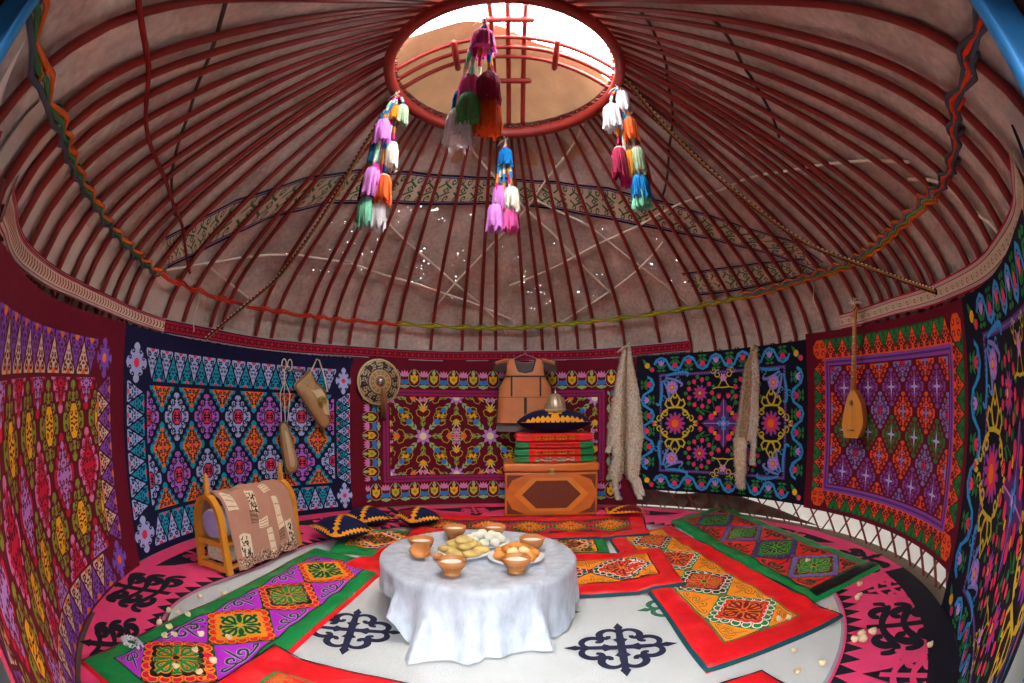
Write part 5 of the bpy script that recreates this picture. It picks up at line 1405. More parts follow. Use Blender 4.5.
mb = MB(); mb.grid(lambda i, j: f(c[0] + (body[j][0] - c[0]) * i / 6, c[1] + (body[j][1] - c[1]) * i / 6, .0755 + .008 * (1 - (i / 6) ** 2)), 6, n, M_lute, wrap_v=True); part(mb, 'soundboard', root)
mb = MB(); mb.grid(lambda i, j: f(.025 + (.020 * i) * cos(TAU * j / 16), 1.235 + .020 * i * sin(TAU * j / 16), .0855), 1, 16, M_iron, wrap_v=True); mb.tube([f(.025 + .024 * cos(a), 1.235 + .024 * sin(a), .086) for a in [TAU * i / 16 for i in range(17)]], .004, M_lutes, n=5, caps=False); part(mb, 'sound_hole', root)
mb = MB(); mb.tube([f(.03, 1.33, .06), f(.065, 1.60, .066), f(.105, 1.86, .07), f(.115, 1.93, .066)], [.026, .022, .019, .020], M_neck, n=8, flat=.7)
for k in range(7): 
    t = k / 7; z = 1.45 + .38 * t; mb.tube([f(.045 + .055 * (z - 1.45) / .4 - .022, z, .082), f(.045 + .055 * (z - 1.45) / .4 + .022, z, .082)], .003, M_hidel, n=4)
part(mb, 'neck', root)
mb = MB(); mb.tube([f(.115, 1.92, .066), f(.122, 1.98, .06), f(.126, 2.03, .05)], [.022, .026, .020], M_neck, n=8, flat=.6); part(mb, 'head', root)
for s in (-1, 1):
    mb = MB(); mb.tube([f(.12, 1.975 + .02 * s, .06), f(.12 + s * .055, 1.975 + .02 * s, .06)], [.007, .012], M_neck, n=7); part(mb, 'peg', root)
mb = MB()
for s in (-.006, .006): mb.tube([f(.02 + s, .97, .092), f(.03 + s, 1.33, .097), f(.118 + s, 1.95, .09)], .0016, M_hidel, n=4)
part(mb, 'string', root)
mb = MB(); mb.tube([f(-.02, 1.01, .09), f(.065, 1.01, .09)], .007, M_lutes, n=6); part(mb, 'bridge', root)
mb = MB(); mb.tube([f(.10, 1.99, .06), f(.09, 2.06, .03), f(.125, 2.09, .02), f(.15, 2.03, .05), f(.125, 1.99, .075), f(.10, 1.99, .06)], .006, M_rope_r, n=5); part(mb, 'hanging_cord', root)
tz = MB(); 
for k in range(8): tz.tube([f(.12, 2.03, .06), f(.05 + .03 * k / 2, 2.07 + rnd(-.02, .03), .05), f(.03 + .03 * k, 2.05 + rnd(-.03, .04), .05)], .004, M_rope, n=4)
part(tz, 'tassel', root)

# ---- carved chest
CX, CY = .40, 2.41
root = empty('wooden_chest', (CX, CY, .024)); tag(root, 'orange varnished wooden chest with a dark carved lozenge on its front', 'chest')
M_chest = mat('varnished_orange_wood', rgb(206, 108, 34), rough=.32, var=.3, vscale=4, stretch=(1, 1, 3), coat=.4, bump=.08, bscale=30); M_carve = mat('dark_carving', rgb(112, 46, 20), rough=.5, var=.55, vscale=55, bump=1.0, bscale=70); M_chestl = mat('pale_orange_wood', rgb(222, 130, 42), rough=.3, var=.2, vscale=5, coat=.4, bump=.05)
mb = MB(); mb.box((CX, CY, .024 + .255), (1.04, .50, .51), M_chest, bev=.015); part(mb, 'body', root)
mb = MB(); mb.box((CX, CY, .585), (1.07, .53, .098), M_chest, bev=.022); part(mb, 'lid', root)
def cf(x, z, h): return Vector((CX + x, CY - .25 - h, .024 + z))
P = Pat()
P.fill([(-.50, .02), (.50, .02), (.50, .49), (-.50, .49)], M_chest, 0)
P.fill([(-.42, .255), (-.22, .06), (.22, .06), (.42, .255), (.22, .45), (-.22, .45)], M_chestl, 1)
P.fill([(-.33, .255), (-.17, .095), (.17, .095), (.33, .255), (.17, .415), (-.17, .415)], M_carve, 2)
for sx in (-1, 1):
    for sz in (0, 1):
        z0 = .03 if sz == 0 else .48; q = 1 if sz == 0 else -1
        P.fill([(sx * .495, z0), (sx * .30, z0), (sx * .44, z0 + q * .06), (sx * .495, z0 + q * .17)], M_carve, 2)
mb = MB(); P.emit(mb, cf, h0=.003, dh=.0015, seg=.15); part(mb, 'carved_front', root)
mb = MB(); mb.box((CX, CY - .268, .545), (.05, .018, .07), M_brass, bev=.005); mb.lathe([(.0001, .014), (.012, .010), (.014, 0)], M_brass, n=10, M=Matrix.Translation((CX, CY - .277, .55)) @ Matrix.Rotation(R_(90), 4, 'X')); part(mb, 'latch', root)

# ---- folded quilts on the chest, cushion and helmet on top
ztop = [.634]
def folded(label, h, endm, midm, sc, ln, wx, seed):
    z0 = ztop[0]; mb = MB(); x0, x1 = .44 - wx / 2, .44 + wx / 2; ny = 26
    def prof(t):   # rounded slab with a soft crease at the front where it is folded in two
        a = TAU * t; c, s = cos(a), sin(a); q = .28
        y = .20 * (abs(c) ** q) * (1 if c > 0 else -1); z = h / 2 * (abs(s) ** .55) * (1 if s > 0 else -1)
        if c < -.6: y += .022 * math.exp(-(z / (h * .16)) ** 2)
        return y, z
    nx = 34
    def fm(i, j):
        x = x0 + (x1 - x0) * i / nx; y, z = prof(j / ny); e = min(1, min(i, nx - i) / 1.5) ** .5
        return (x, 2.42 + y * (.97 + .03 * e) + .006 * wob(x * 9, seed, seed), z0 + h / 2 + z * (.75 + .25 * e) + .004 * wob(x * 8, j * .3, seed))
    mb.grid(fm, nx, ny, midm, wrap_v=True, mfn=lambda i, j: endm if (i < 6 or i >= nx - 6) else midm)
    for i, flip in ((0, 1), (nx, 0)): mb.face([mb.vert(fm(i, j)) for j in range(ny)][::-1 if flip else 1], endm)
    P = Pat(); xm = .44
    def fr(x, z, hh):
        t = z / (h / 2); return Vector((x, 2.42 - .20 * (1 - .16 * abs(t) ** 3) - hh - .004 + .006 * wob(x * 9, seed, seed) + (.018 * math.exp(-(z / (h * .16)) ** 2)), z0 + h / 2 + z * .97))
    for k in (-1, 0, 1):
        P.at(xm + k * .15, 0, 0, .07, h * .40)
        for w_, m, l in ((.26, ln, 0), (.15, sc, 1)):
            for sx in (-1, 1):
                for sz in (-1, 1): P.line([(0, 0), (sx * .4, sz * .25), (sx * .85, sz * .7), (sx * 1.0, sz * .2), (sx * .7, sz * .15)], w_, m, l, True)
        P.circ(0, 0, .2, ln, 2, 8); P.pop()
    P.emit(mb, fr, h0=.003, dh=.0012, seg=.05)
    ztop[0] += h * .985
    return tag(mb.build('folded_quilt'), label, 'quilt', 'folded quilts stacked on the chest')
folded('folded green and red quilt at the bottom of the stack on the chest', .078, GREEN, SCAR, KELLY, OFFW, .90, 1)
folded('folded green and red quilt second from the bottom of the stack on the chest', .082, GREEN, SCAR, TANG, BOTTLE, .90, 2)
folded('folded green quilt with red middle third from the bottom of the stack on the chest', .078, GREEN, SCAR, CRIM, BOTTLE, .88, 3)
folded('folded bright red quilt with orange scrolls topmost of the stack on the chest', .10, RED, SCAR, TANG, BOTTLE, .86, 4)

GOLDT = cloth('gold_braid', 226, 150, 30, vscale=60); NAVYV = cloth('navy_velvet', 16, 24, 62, sheen=.5); WINEV = cloth('wine_velvet', 112, 14, 30, sheen=.5)
def cushion(label, cx, cy, z0, sx, sy, h, rz, base, pat, group, name='cushion', sq=.55):
    root_m = MB(); n = 40; rings = 9
    def edge(a): c, s = cos(a), sin(a); return (abs(c) ** sq) * (1 if c > 0 else -1), (abs(s) ** sq) * (1 if s > 0 else -1)
    M = Matrix.Translation((cx, cy, z0)) @ Matrix.Rotation(rz, 4, 'Z')
    def hz(x, y):
        r = max(abs(x / sx) , abs(y / sy)); r = min(1, (abs(x / sx) ** 3.2 + abs(y / sy) ** 3.2) ** (1 / 3.2)); return h * .5 * (1 - r ** 2.4) ** .8
    def low(x, y, px, py): return 0
    for sg in (1, -1):
        root_m.grid(lambda i, j: (lambda e, k: M @ Vector((e[0] * sx * k, e[1] * sy * k, h * .42 + sg * hz(e[0] * sx * k, e[1] * sy * k) * (1 if sg > 0 else .8))))(edge(TAU * j / n * sg), i / rings), rings, n, base, wrap_v=True)
    P = Pat(); pat(P, sx, sy)
    P.emit(root_m, lambda x, y, hh: M @ Vector((x, y, h * .42 + hz(x, y) + hh)), h0=.004, dh=.0015, seg=.03)
    o = root_m.build(name)
    # set the mesh origin at its base
    for v in o.data.vertices: v.co -= Vector((cx, cy, z0))
    o.location = (cx, cy, z0)
    return tag(o, label, 'cushion', group)
def zigline(P, x0, y0, x1, y1, w, m, l, step=.045):
    n = max(2, int(hypot(x1 - x0, y1 - y0) / step)); dx, dy = (x1 - x0), (y1 - y0); d = hypot(dx, dy); nx, ny = -dy / d, dx / d
    for k in range(n):
        t = (k + .5) / n; x, y = x0 + dx * t, y0 + dy * t; s = d / n * .62
        P.fill([(x + dx / d * s, y + dy / d * s), (x + nx * w, y + ny * w), (x - dx / d * s, y - dy / d * s), (x - nx * w, y - ny * w)], m, l)
def diag_pat(half=None):
    def pat(P, sx, sy):
        if half: P.fill([(-sx * .9, -sy * .9), (sx * .9, sy * .9), (-sx * .9, sy * .9)], half, 0)
        zigline(P, -sx * .86, -sy * .86, sx * .86, sy * .86, .036, GOLDT, 2)
        zigline(P, -sx * .93, -sy * .93, sx * .93, -sy * .93, .018, GOLDT, 1, .04); zigline(P, sx * .93, -sy * .93, sx * .93, sy * .93, .018, GOLDT, 1, .04)
        zigline(P, sx * .93, sy * .93, -sx * .93, sy * .93, .018, GOLDT, 1, .04); zigline(P, -sx * .93, sy * .93, -sx * .93, -sy * .93, .018, GOLDT, 1, .04)
    return pat
def top_pat(P, sx, sy):
    for e in (-1, 1):
        zigline(P, e * sx * .46, sy * .5, 0, -sy * .9, .045, GOLDT, 2, .05); zigline(P, e * sx * .46, sy * .5, e * sx * .95, -sy * .3, .045, GOLDT, 2, .05); zigline(P, 0, -sy * .93, e * sx * .9, -sy * .9, .03, GOLDT, 2, .05)
        for q in ():
            zigline(P, e * sx * .02, q * sy * .9, e * sx * .47, 0, .034, GOLDT, 1); zigline(P, e * sx * .47, 0, e * sx * .95, q * sy * .85, .034, GOLDT, 1)
cushion('navy cushion with gold zigzags lying on the folded quilts', .44, 2.385, ztop[0] - .006, .43, .215, .30, 0, NAVYV, top_pat, 'navy and gold cushions')
G = 'navy and gold cushions'
def cz(x, y): return max(floor_h(x, y), floor_h(x + .15, y), floor_h(x - .15, y), floor_h(x, y + .15), floor_h(x, y - .15)) - .008
cushion('navy cushion with a gold zigzag stripe nearest the cradle', -1.60, .97, cz(-1.6, .97), .24, .24, .23, R_(45 + 8), NAVYV, diag_pat(), G)
cushion('navy cushion with a gold zigzag stripe behind the front navy cushion', -1.53, 1.58, cz(-1.53, 1.58), .205, .205, .21, R_(45 + 2), NAVYV, diag_pat(), G)
cushion('half burgundy half navy cushion with a gold zigzag stripe', -1.00, 1.66, cz(-1.0, 1.66), .20, .20, .20, R_(45 - 5), NAVYV, diag_pat(WINEV), G)
cushion('burgundy cushion with gold edging lying beside the chest', 1.20, 2.02, cz(1.2, 2.02), .21, .15, .10, R_(-4), WINEV, diag_pat(), 'burgundy cushions')

# ---- helmet
hz0 = ztop[0] + .235
root = empty('helmet', (.455, 2.36, hz0)); tag(root, 'pointed steel helmet with a hide rim on the navy and gold cushion', 'helmet')
mb = MB(); mb.lathe([(.118, .035), (.116, .06), (.108, .10), (.092, .14), (.066, .175), (.036, .20), (.018, .215)], mat('worn_helmet_metal', rgb(186, 168, 148), rough=.4, metal=.55, var=.25, vscale=12), n=24); mb.build('bowl', root)
mb = MB(); mb.lathe([(.112, .0), (.124, .004), (.127, .02), (.124, .04), (.116, .042)], M_hide, n=24); mb.build('rim', root)
mb = MB(); mb.lathe([(.022, .210), (.016, .225), (.010, .25), (.006, .285), (.0005, .31)], M_steel, n=12); mb.build('spike', root)
mb = MB()
for k in range(6):
    a = TAU * k / 6; mb.tube([(r * cos(a), r * sin(a), z) for r, z in ((.120, .04), (.111, .10), (.094, .142), (.068, .177), (.03, .207))], .005, M_brass, n=5)
mb.build('rib', root)

# ---- cradle
CR = empty('cradle', (-2.135, .19, .018), R_(-9.3)); tag(CR, 'yellow wooden cradle with two arched ends by the left wall', 'cradle')
M_cr = mat('yellow_varnished_wood', rgb(214, 140, 40), rough=.35, var=.22, vscale=7, stretch=(2, 2, 1), coat=.3, bump=.06)
def archpts(w, H, n=22):
    pts = [(-w - .02, 0), (-w - .012, .12), (-w, .30)]
    for i in range(n + 1):
        a = pi - pi * i / n; pts.append((w * cos(a), .34 + (H - .34) * sin(a)))
    return pts + [(w, .30), (w + .012, .12), (w + .02, 0)]
for s, y in ((-1, -.48), (1, .48)):
    mb = MB(); ap = archpts(.138, .575); prev = None; rows = []
    for k, (x, z) in enumerate(ap):
        a = ap[max(0, k - 1)]; b = ap[min(len(ap) - 1, k + 1)]; dx, dz = b[0] - a[0], b[1] - a[1]; d = hypot(dx, dz); nx, nz = -dz / d * .014, dx / d * .014
        rows.append([(x + nx, y - .032, z + nz), (x + nx, y + .032, z + nz), (x - nx, y + .032, z - nz), (x - nx, y - .032, z - nz)])
    mb.grid(lambda i, j: rows[i][j], len(rows) - 1, 4, M_cr, wrap_v=True, smooth=False)
    for q in (rows[0], rows[-1]): mb.face([mb.vert(p) for p in q], M_cr, False)
    mb.build('arch', CR)
    for z, hgt, nm in ((.035, .05, 'foot_rail'), (.225, .045, 'cross_rail')):
        mb = MB(); mb.box((0, y, z), (.276, .045, hgt), M_cr, bev=.006); mb.build(nm, CR)
    mb = MB(); mb.lathe([(.020, .585), (.032, .600), (.017, .616), (.034, .642), (.018, .666), (.027, .684), (.015, .700), (.024, .720), (.0005, .748)], M_cr, n=14, M=Matrix.Translation((0, y, 0))); mb.build('finial', CR)
for nm, x, z in (('top_bar', 0, .565), ('side_rail', -.132, .225), ('side_rail', .132, .225), ('side_rail', -.148, .05), ('side_rail', .148, .05)):
    mb = MB(); mb.tube([(x, -.50, z), (x, .50, z)], .016, M_cr, n=10); mb.build(nm, CR)
mb = MB(); mb.box((0, 0, .215), (.24, .90, .016), M_cr, bev=.004); mb.build('base_board', CR)
MC = Matrix.Translation((-2.135, .19, .018)) @ Matrix.Rotation(R_(-9.3), 4, 'Z')
mb = MB(); M_lil = cloth('lilac_sateen', 176, 158, 204, bump=.2); M_lil2 = cloth('pale_lilac_edge', 208, 206, 226)
mb.lathe([(.0005, -.47), (.09, -.472), (.106, -.462), (.113, -.43), (.115, .35), (.10, .40), (.0005, .41)], M_lil, n=28, M=MC @ Matrix.Translation((0, 0, .36)) @ Matrix.Rotation(R_(-90), 4, 'X'), mfn=lambda i: M_lil2 if i in (2, 3) else M_lil)
tag(mb.build('bolster'), 'round lilac bolster lying inside the cradle', 'bolster')
mb = MB(); M_mat = cloth('leopard_bedding', 200, 180, 158, var=.7, vscale=60); mb.box((0, -.02, .12), (.225, .86, .12), M_mat, M=MC, bev=.03)
tag(mb.build('cradle_bedding'), 'spotted folded bedding on the lower shelf of the cradle', 'bedding')
M_bl = cloth('brown_blanket', 184, 132, 110, bump=.35, vscale=10); M_blc = cloth('blanket_cream', 226, 204, 172); M_blb = cloth('blanket_black', 40, 32, 32); M_blt = cloth('blanket_taupe', 134, 94, 74)
mb = MB()
def blp(u, v):     # u along the cradle 0..1, v across -1..1
    y = -.44 + .84 * u; a = abs(v); s = 1 if v > 0 else -1
    if a < .45: t = a / .45 * (pi / 2) * .92; x, z = .160 * sin(t), .34 + (.60 - .34) * cos(t)
    else:
        t = (a - .45) / .55; x0, z0 = .160 * sin(pi / 2 * .92), .34 + .26 * cos(pi / 2 * .92); x, z = x0 + .075 * t + .012 * sin(u * 21 + 2) * t, z0 - (.33 if s > 0 else .26) * t
    sag = .012 * sin(u * pi * 3) * (1 - a) - .012 * (1 - 2 * abs(u - .5)) * .0
    return x * s, y + .02 * sin(v * 4), z - max(0, sag) + (.006 + .006 * abs(v)) * sin(u * 17 + v * 9) + .006 * sin(u * 31 - v * 6)
def bmap(x, y, h):
    u, v = x / .84, y / .62
    p = Vector(blp(u, v)); q = Vector((p.x, 0, p.z - .30)); n = Vector((p.x * 1.4, 0, max(.02, p.z - .34))).normalized()
    return MC @ (p + n * (h + .006))
mb.grid(lambda i, j: bmap(.84 * i / 40, .62 * (-1 + 2 * j / 40), 0), 40, 40, M_bl); mb.grid(lambda i, j: bmap(.84 * (1 - i / 40), .62 * (-1 + 2 * j / 40), -.006), 40, 40, M_bl)
P = Pat(); random.seed(5)
def patch(x, y, w_, h_, m, r=0, spots=False):
    P.at(x, y, r); P.fill([(-w_, -h_), (w_, -h_), (w_ * .95, h_), (-w_ * .95, h_ * .95)], m, 0)
    if spots:
        for _ in range(26):
            a, b = rnd(-w_ * .75, w_ * .75), rnd(-h_ * .8, h_ * .8); P.line([(a, b), (a + rnd(-.012, .012), b + .012), (a + rnd(-.02, .02), b + rnd(.01, .03))], .009, M_blb, 1)
    else:
        for k in range(3): P.line([(-w_ * .8, h_ * (-.6 + .6 * k)), (w_ * .8, h_ * (-.6 + .6 * k) + .005)], .007, M_bl, 1)
    P.pop()
for q in ((.09, .13, .065, .065, M_blc), (.33, .17, .05, .075, M_blc, .2, True), (.56, .10, .045, .04, M_blc), (.62, .30, .04, .12, M_blc, -.1), (.40, .33, .06, .04, M_blc, .1), (.14, .45, .065, .08, M_blc, .05, True), (.46, .48, .035, .09, M_blc, -.05), (.73, .46, .045, .09, M_blc, -.1, True),
          (.30, .27, .05, .04, M_blt), (.62, .47, .04, .05, M_blt), (.2, -.2, .06, .07, M_blc), (.5, -.3, .06, .08, M_blc, 0, True), (.24, .02, .05, .03, M_blt)): patch(*q)
for k in range(360):
    x, y = rnd(.01, .83), rnd(.545, .615); P.line([(x, y), (x + rnd(-.01, .01), y + rnd(-.012, .012))], .009, M_blb if k % 3 else M_blc, 0)
P.emit(mb, bmap, h0=.003, dh=.0012, seg=.05)
tag(mb.build('cradle_blanket'), 'brown patchwork blanket with cream and printed patches draped over the cradle', 'blanket')
random.seed(77)
# ---- loose strings hanging at the wall top
for lb, d, z0, z1, r in (('pale string hanging from the red cord left of the left tape', -84, 2.20, 1.86, 2.85), ('pale string hanging below the short roof band on the right', 80.5, 2.38, 2.06, 2.76)):
    mb = MB(); mb.tube([cyl(d + .4 * sin(k * .9), r - .05 + .004 * k, z0 + (z1 - z0) * k / 8) for k in range(9)], .005, M_rope, n=5); tag(mb.build('hanging_string'), lb, 'string')
# =================================================================== low table, cloth and the meal
TX, TY, TR, TZ = -.252, -.262, .600, .385
M_tab = mat('table_brown_wood', rgb(150, 84, 44), rough=.4, var=.25, vscale=6)
root = empty('low_table', (TX, TY, .02)); tag(root, 'low round wooden table hidden under the white cloth', 'table')
mb = MB(); mb.lathe([(.0005, .325), (TR - .03, .325), (TR - .012, .333), (TR - .012, .352), (TR - .02, .36), (.0005, .36)], M_tab, n=48); mb.build('tabletop', root)
mb = MB(); mb.lathe([(.40, .325), (.40, .26), (.385, .26), (.385, .325)], M_tab, n=40); mb.build('apron', root)
for k in range(4):
    a = R_(213 + 90 * k); mb = MB(); x, y = .50 * cos(a), .50 * sin(a); zb = floor_h(TX + x, TY + y) - .02
    mb.lathe([(.026, zb), (.034, zb + .02), (.030, zb + .05), (.040, zb + .09), (.044, zb + .14), (.034, zb + .19), (.030, zb + .21), (.040, .27), (.042, .325)], M_tab, n=16, M=Matrix.Translation((x, y, 0))); mb.build('leg', root)

def vel():
    m = mat('white_crushed_velvet', rgb(180, 186, 196), rough=.40, var=.45, vscale=17, bump=1.0, bscale=24, sheen=.4, spec=.5, stretch=(1, 1, .45)); return m  # strong colour noise paints the velvet's streaky sheen into the base colour
M_clo = vel()
DROP = [(-180, .16), (-160, .165), (-146, .18), (-136, .20), (-128, .26), (-121, .375), (-110, .375), (-60, .372), (-45, .37), (-25, .345), (-5, .32), (20, .29), (60, .25), (110, .24), (150, .20), (180, .20)]
FLARE = [(-180, .0), (-150, .0), (-138, .03), (-125, .09), (-108, .22), (-95, .16), (-80, .10), (-60, .10), (-45, .05), (-20, .015), (20, .01), (180, .0)]
def tabf(T, d):
    for (a, x), (b, y) in zip(T, T[1:]):
        if d <= b: t = (d - a) / (b - a); t = t * t * (3 - 2 * t); return x + (y - x) * t
    return T[-1][1]
def clothp(i, j, NA=288):
    d = -180 + 360 * (j % NA) / NA; a = R_(d)
    if i <= 8: r = TR * i / 8 * .985; z = TZ + .0015 * wob(r * 14 * cos(a), r * 14 * sin(a), 3)
    else:
        t = (i - 8) / 22; D = tabf(DROP, d); F = tabf(FLARE, d)
        zz = min(1, t) ; s = D * t
        fold = (1 - 1.7 * abs(sin(a * 7 + .6 + .5 * sin(a * 3))) ** .7 + .5 * sin(a * 19 + 1.3) + .25 * sin(a * 31)) * smoothstep(t, .04, .8)
        r = TR + .012 * (1 - math.exp(-s / .01)) + F * (t ** 1.6) + (.040 + .012 * sin(a * 3)) * (fold - .3) * t ** .5
        z = TZ - s - .004 * (1 - math.exp(-s / .012))
        zf = floor_h(TX + r * cos(a), TY + r * sin(a)) if t > .7 else 0
        z += .010 * fold * t
        z = max(z, zf + .006 + .006 * (1 + fold) * .5)
    return (TX + r * cos(a), TY + r * sin(a), z)
mb = MB(); mb.grid(clothp, 30, 288, M_clo, wrap_v=True)
base = len(mb.v); mb.grid(lambda i, j: (lambda p: (TX + (p[0] - TX) * .993, TY + (p[1] - TY) * .993, p[2] - .003))(clothp(30 - i, j)), 22, 288, M_clo, wrap_v=True)
tag(mb.build('tablecloth'), 'white crushed velvet cloth draped over the low round table', 'tablecloth')

# ---- bowls of milk
M_bowl = mat('carved_bowl_wood', rgb(192, 124, 64), rough=.42, var=.25, vscale=22, stretch=(1, 1, 3), coat=.2); M_bowld = mat('bowl_carving', rgb(86, 46, 26), rough=.6); M_milk = mat('milk', rgb(238, 236, 226), rough=.25, var=.02, bump=0, sub=.2)
TT = TZ + .004
def bowl(label, x, y, rz, carved=True, milk=True, tilt=0, s=1.0):
    root = empty('wooden_bowl', (TX if False else x, y, TT), rz); tag(root, label, 'bowl', 'wooden bowls of milk on the table')
    mb = MB(); mb.lathe([(p[0] * s, p[1] * s) for p in [(.0005, .006), (.040, .006), (.042, 0), (.048, 0), (.048, .010), (.043, .016), (.052, .028), (.068, .048), (.077, .070), (.080, .092), (.076, .094), (.073, .088), (.066, .062), (.050, .038), (.025, .026), (.0005, .024)]], M_bowl, n=36); mb.build('body', root)
    if carved:
        P = Pat(); mb = MB(); n = 10
        for k in range(n):
            P.at(TAU * k / n, .5); P.spiral(-.13, 0, .14, 0, 1.1, .05, M_bowld, 0, n=9); P.spiral(.14, .02, .13, pi, 1.1, .05, M_bowld, 0, n=9); P.line([(-.28, -.25), (.28, -.25)], .04, M_bowld, 0); P.pop()
        P.emit(mb, lambda u, v, h: (lambda r, z: (r * s * cos(u), r * s * sin(u), z * s))(.071 + (v - .5) * .030 + h, .054 + .026 * (v - .5) * 2 * .8), h0=.0012, dh=.0004, seg=.1); mb.build('carved_band', root)
    if milk:
        mb = MB(); mb.lathe([(.0005, .068 * s), (.06 * s, .068 * s), (.0682 * s, .0685 * s)], M_milk, n=30); mb.build('milk', root)
    return root
bowl('wooden bowl of milk at the back left of the table behind the scoop', -.60, -.27, .3)
bowl('wooden bowl of milk at the back of the table behind the flat bread', -.43, .06, .9)
bowl('wooden bowl of milk at the back of the table right of the white curd balls', -.165, .10, 1.4)
bowl('plain wooden bowl at the right of the table with a low fill of milk', .085, -.19, 2, carved=False)
bowl('carved wooden bowl of milk at the front left of the table', -.365, -.635, .15)
bowl('carved wooden bowl of milk in front of the golden dough balls', -.015, -.575, 1.1)
# ---- plates and food
M_plate = mat('white_porcelain', rgb(232, 232, 232), rough=.15, var=.02, bump=0, coat=.3)
def plate(label, x, y, r):
    mb = MB(); mb.lathe([(.0005, .004), (r * .55, .004), (r * .58, 0), (r * .64, 0), (r * .66, .006), (r * .98, .022), (r, .025), (r * .985, .028), (r * .70, .012), (.0005, .010)], M_plate, n=48)
    o = mb.build('plate', None, (x, y, TT)); return tag(o, label, 'plate', 'white plates on the table')
plate('white plate holding flat browned breads left of centre', -.335, -.27, .165); plate('white plate holding white curd balls at the back', -.215, -.045, .16); plate('white plate holding golden dough balls right of centre', -.015, -.355, .170)
M_bun = mat('golden_dough', rgb(214, 138, 56), rough=.55, var=.4, vscale=22, bump=.4, bscale=60); M_bun2 = mat('pale_dough', rgb(236, 208, 150), rough=.6, var=.25, vscale=18, bump=.3); M_bread = mat('browned_flat_bread', rgb(228, 176, 104), rough=.6, var=.7, vscale=16, bump=.4, bscale=50); M_kurt = mat('white_curd', rgb(232, 230, 212), rough=.7, var=.08, bump=.5, bscale=70); M_crumb = mat('pale_dough_bit', rgb(222, 200, 160), rough=.8, var=.2, bump=.4)
def lump(rx, ry, rz_, m, seed, n=14, k=8, flat=.0):
    mb = MB()
    def f(i, j):
        a = TAU * j / n; b = -pi / 2 + pi * i / k; q = 1 + .10 * sin(3 * a + seed) * cos(b) + .07 * sin(2 * b + seed * 2 + a); z = sin(b)
        if flat and z < -.3: z = -.3 - (z + .3) * .0
        return (rx * q * cos(b) * cos(a), ry * q * cos(b) * sin(a), rz_ * z * q)
    mb.grid(f, k, n, m, wrap_v=True); return mb
def food(name, label, cat, grp, px, py, pz, mb, rz=0, rx=0):
    o = mb.build(name, None, (px, py, pz), (rx, 0, rz)); return tag(o, label, cat, grp)
GA = pi * (3 - sqrt(5)); random.seed(9)
# browned flat breads, overlapping in a ring with two on top
k = 0
for ring, n, R0, z in ((0, 6, .095, .036), (1, 3, .045, .068), (2, 1, .0, .098)):
    for i in range(n):
        a = TAU * (i + .4 * ring) / n; k += 1
        mb = lump(.060, .056, .022, M_bread, k * 1.7, 18, 8)
        food('flat_bread', ('browned flat bread in the lower ring on the left plate' if ring == 0 else 'browned flat bread of the upper three on the left plate' if ring == 1 else 'browned flat bread topmost on the left plate'), 'bread', 'flat breads on the left plate', -.335 + R0 * cos(a), -.27 + R0 * sin(a), TT + z, mb, a, rnd(-.25, .25))
k = 0
for ring, n, R0, z in ((0, 9, .105, .040), (1, 5, .055, .066), (2, 1, .0, .09)):
    for i in range(n):
        a = TAU * (i + .5 * ring) / n; k += 1; pale = (ring == 1 and i in (3, 4)) or (ring == 0 and i == 7)
        mb = lump(.036, .034, .028, M_bun2 if pale else M_bun, k * 2.3)
        food('dough_ball', ('pale creamy dough ball among the golden ones on the right plate' if pale else 'golden fried dough ball in the lower ring on the right plate' if ring == 0 else 'golden fried dough ball heaped in the middle of the right plate'), 'dough ball', 'fried dough balls on the right plate', -.015 + R0 * cos(a), -.355 + R0 * sin(a), TT + z, mb, a)
k = 0
for ring, n, R0, z in ((0, 8, .100, .038), (1, 4, .048, .064)):
    for i in range(n):
        a = TAU * (i + .3 * ring) / n; k += 1
        mb = lump(.034, .033, .028, M_kurt, k * 1.9)
        food('curd_ball', 'white curd ball in the outer ring on the back plate' if ring == 0 else 'white curd ball on top of the heap on the back plate', 'curd ball', 'curd balls on the back plate', -.215 + R0 * cos(a), -.045 + R0 * sin(a), TT + z, mb, a)
# ---- scoop and spoon
M_spoon = mat('spoon_wood', rgb(196, 128, 66), rough=.4, var=.25, vscale=12, coat=.2)
def spoon(name, label, p0, p1, br, blen, depth, tilt_dir, cat):
    """p0 centre of the bowl, p1 end of the handle"""
    A, B = Vector(p0), Vector(p1); d = (B - A).normalized(); up = Vector(tilt_dir); up = (up - d * up.dot(d)).normalized(); s = d.cross(up)
    root = empty(name, A); tag(root, label, cat)
    mb = MB(); n = 24; k = 7
    def f(i, j, o):
        a = TAU * j / n; q = i / k; rr = 1 - o * .10
        return A + d * (-blen * q * rr * cos(a)) + s * (br * q * rr * sin(a)) - up * (depth * (1 - q ** 2.2) - o * .008 * (1 - q * .0))
    mb.grid(lambda i, j: f(i, j, 0), k, n, M_spoon, wrap_v=True); mb.grid(lambda i, j: f(k - i, j, 1), k, n, M_spoon, wrap_v=True); mb.grid(lambda i, j: f(k, j, i), 1, n, M_spoon, wrap_v=True)
    part(mb, 'bowl', root)
    mb = MB(); mb.tube([A + d * blen * .9, A + d * blen * 1.25 + up * .004, A + (B - A) * .6 + up * .006, B], [.011, .008, .0075, .011], M_spoon, n=8, flat=.6, up=up); part(mb, 'handle', root)
spoon('wooden_scoop', 'deep wooden scoop propped open towards the doorway against the back left bowl', (-.585, -.405, TT + .058), (-.395, -.475, TT + .012), .058, .066, .045, (-.15, -.55, .75), 'scoop')
spoon('wooden_spoon', 'small wooden spoon lying between the scoop and the flat breads', (-.475, -.395, TT + .022), (-.395, -.555, TT + .010), .032, .044, .016, (0, -.2, 1), 'spoon')
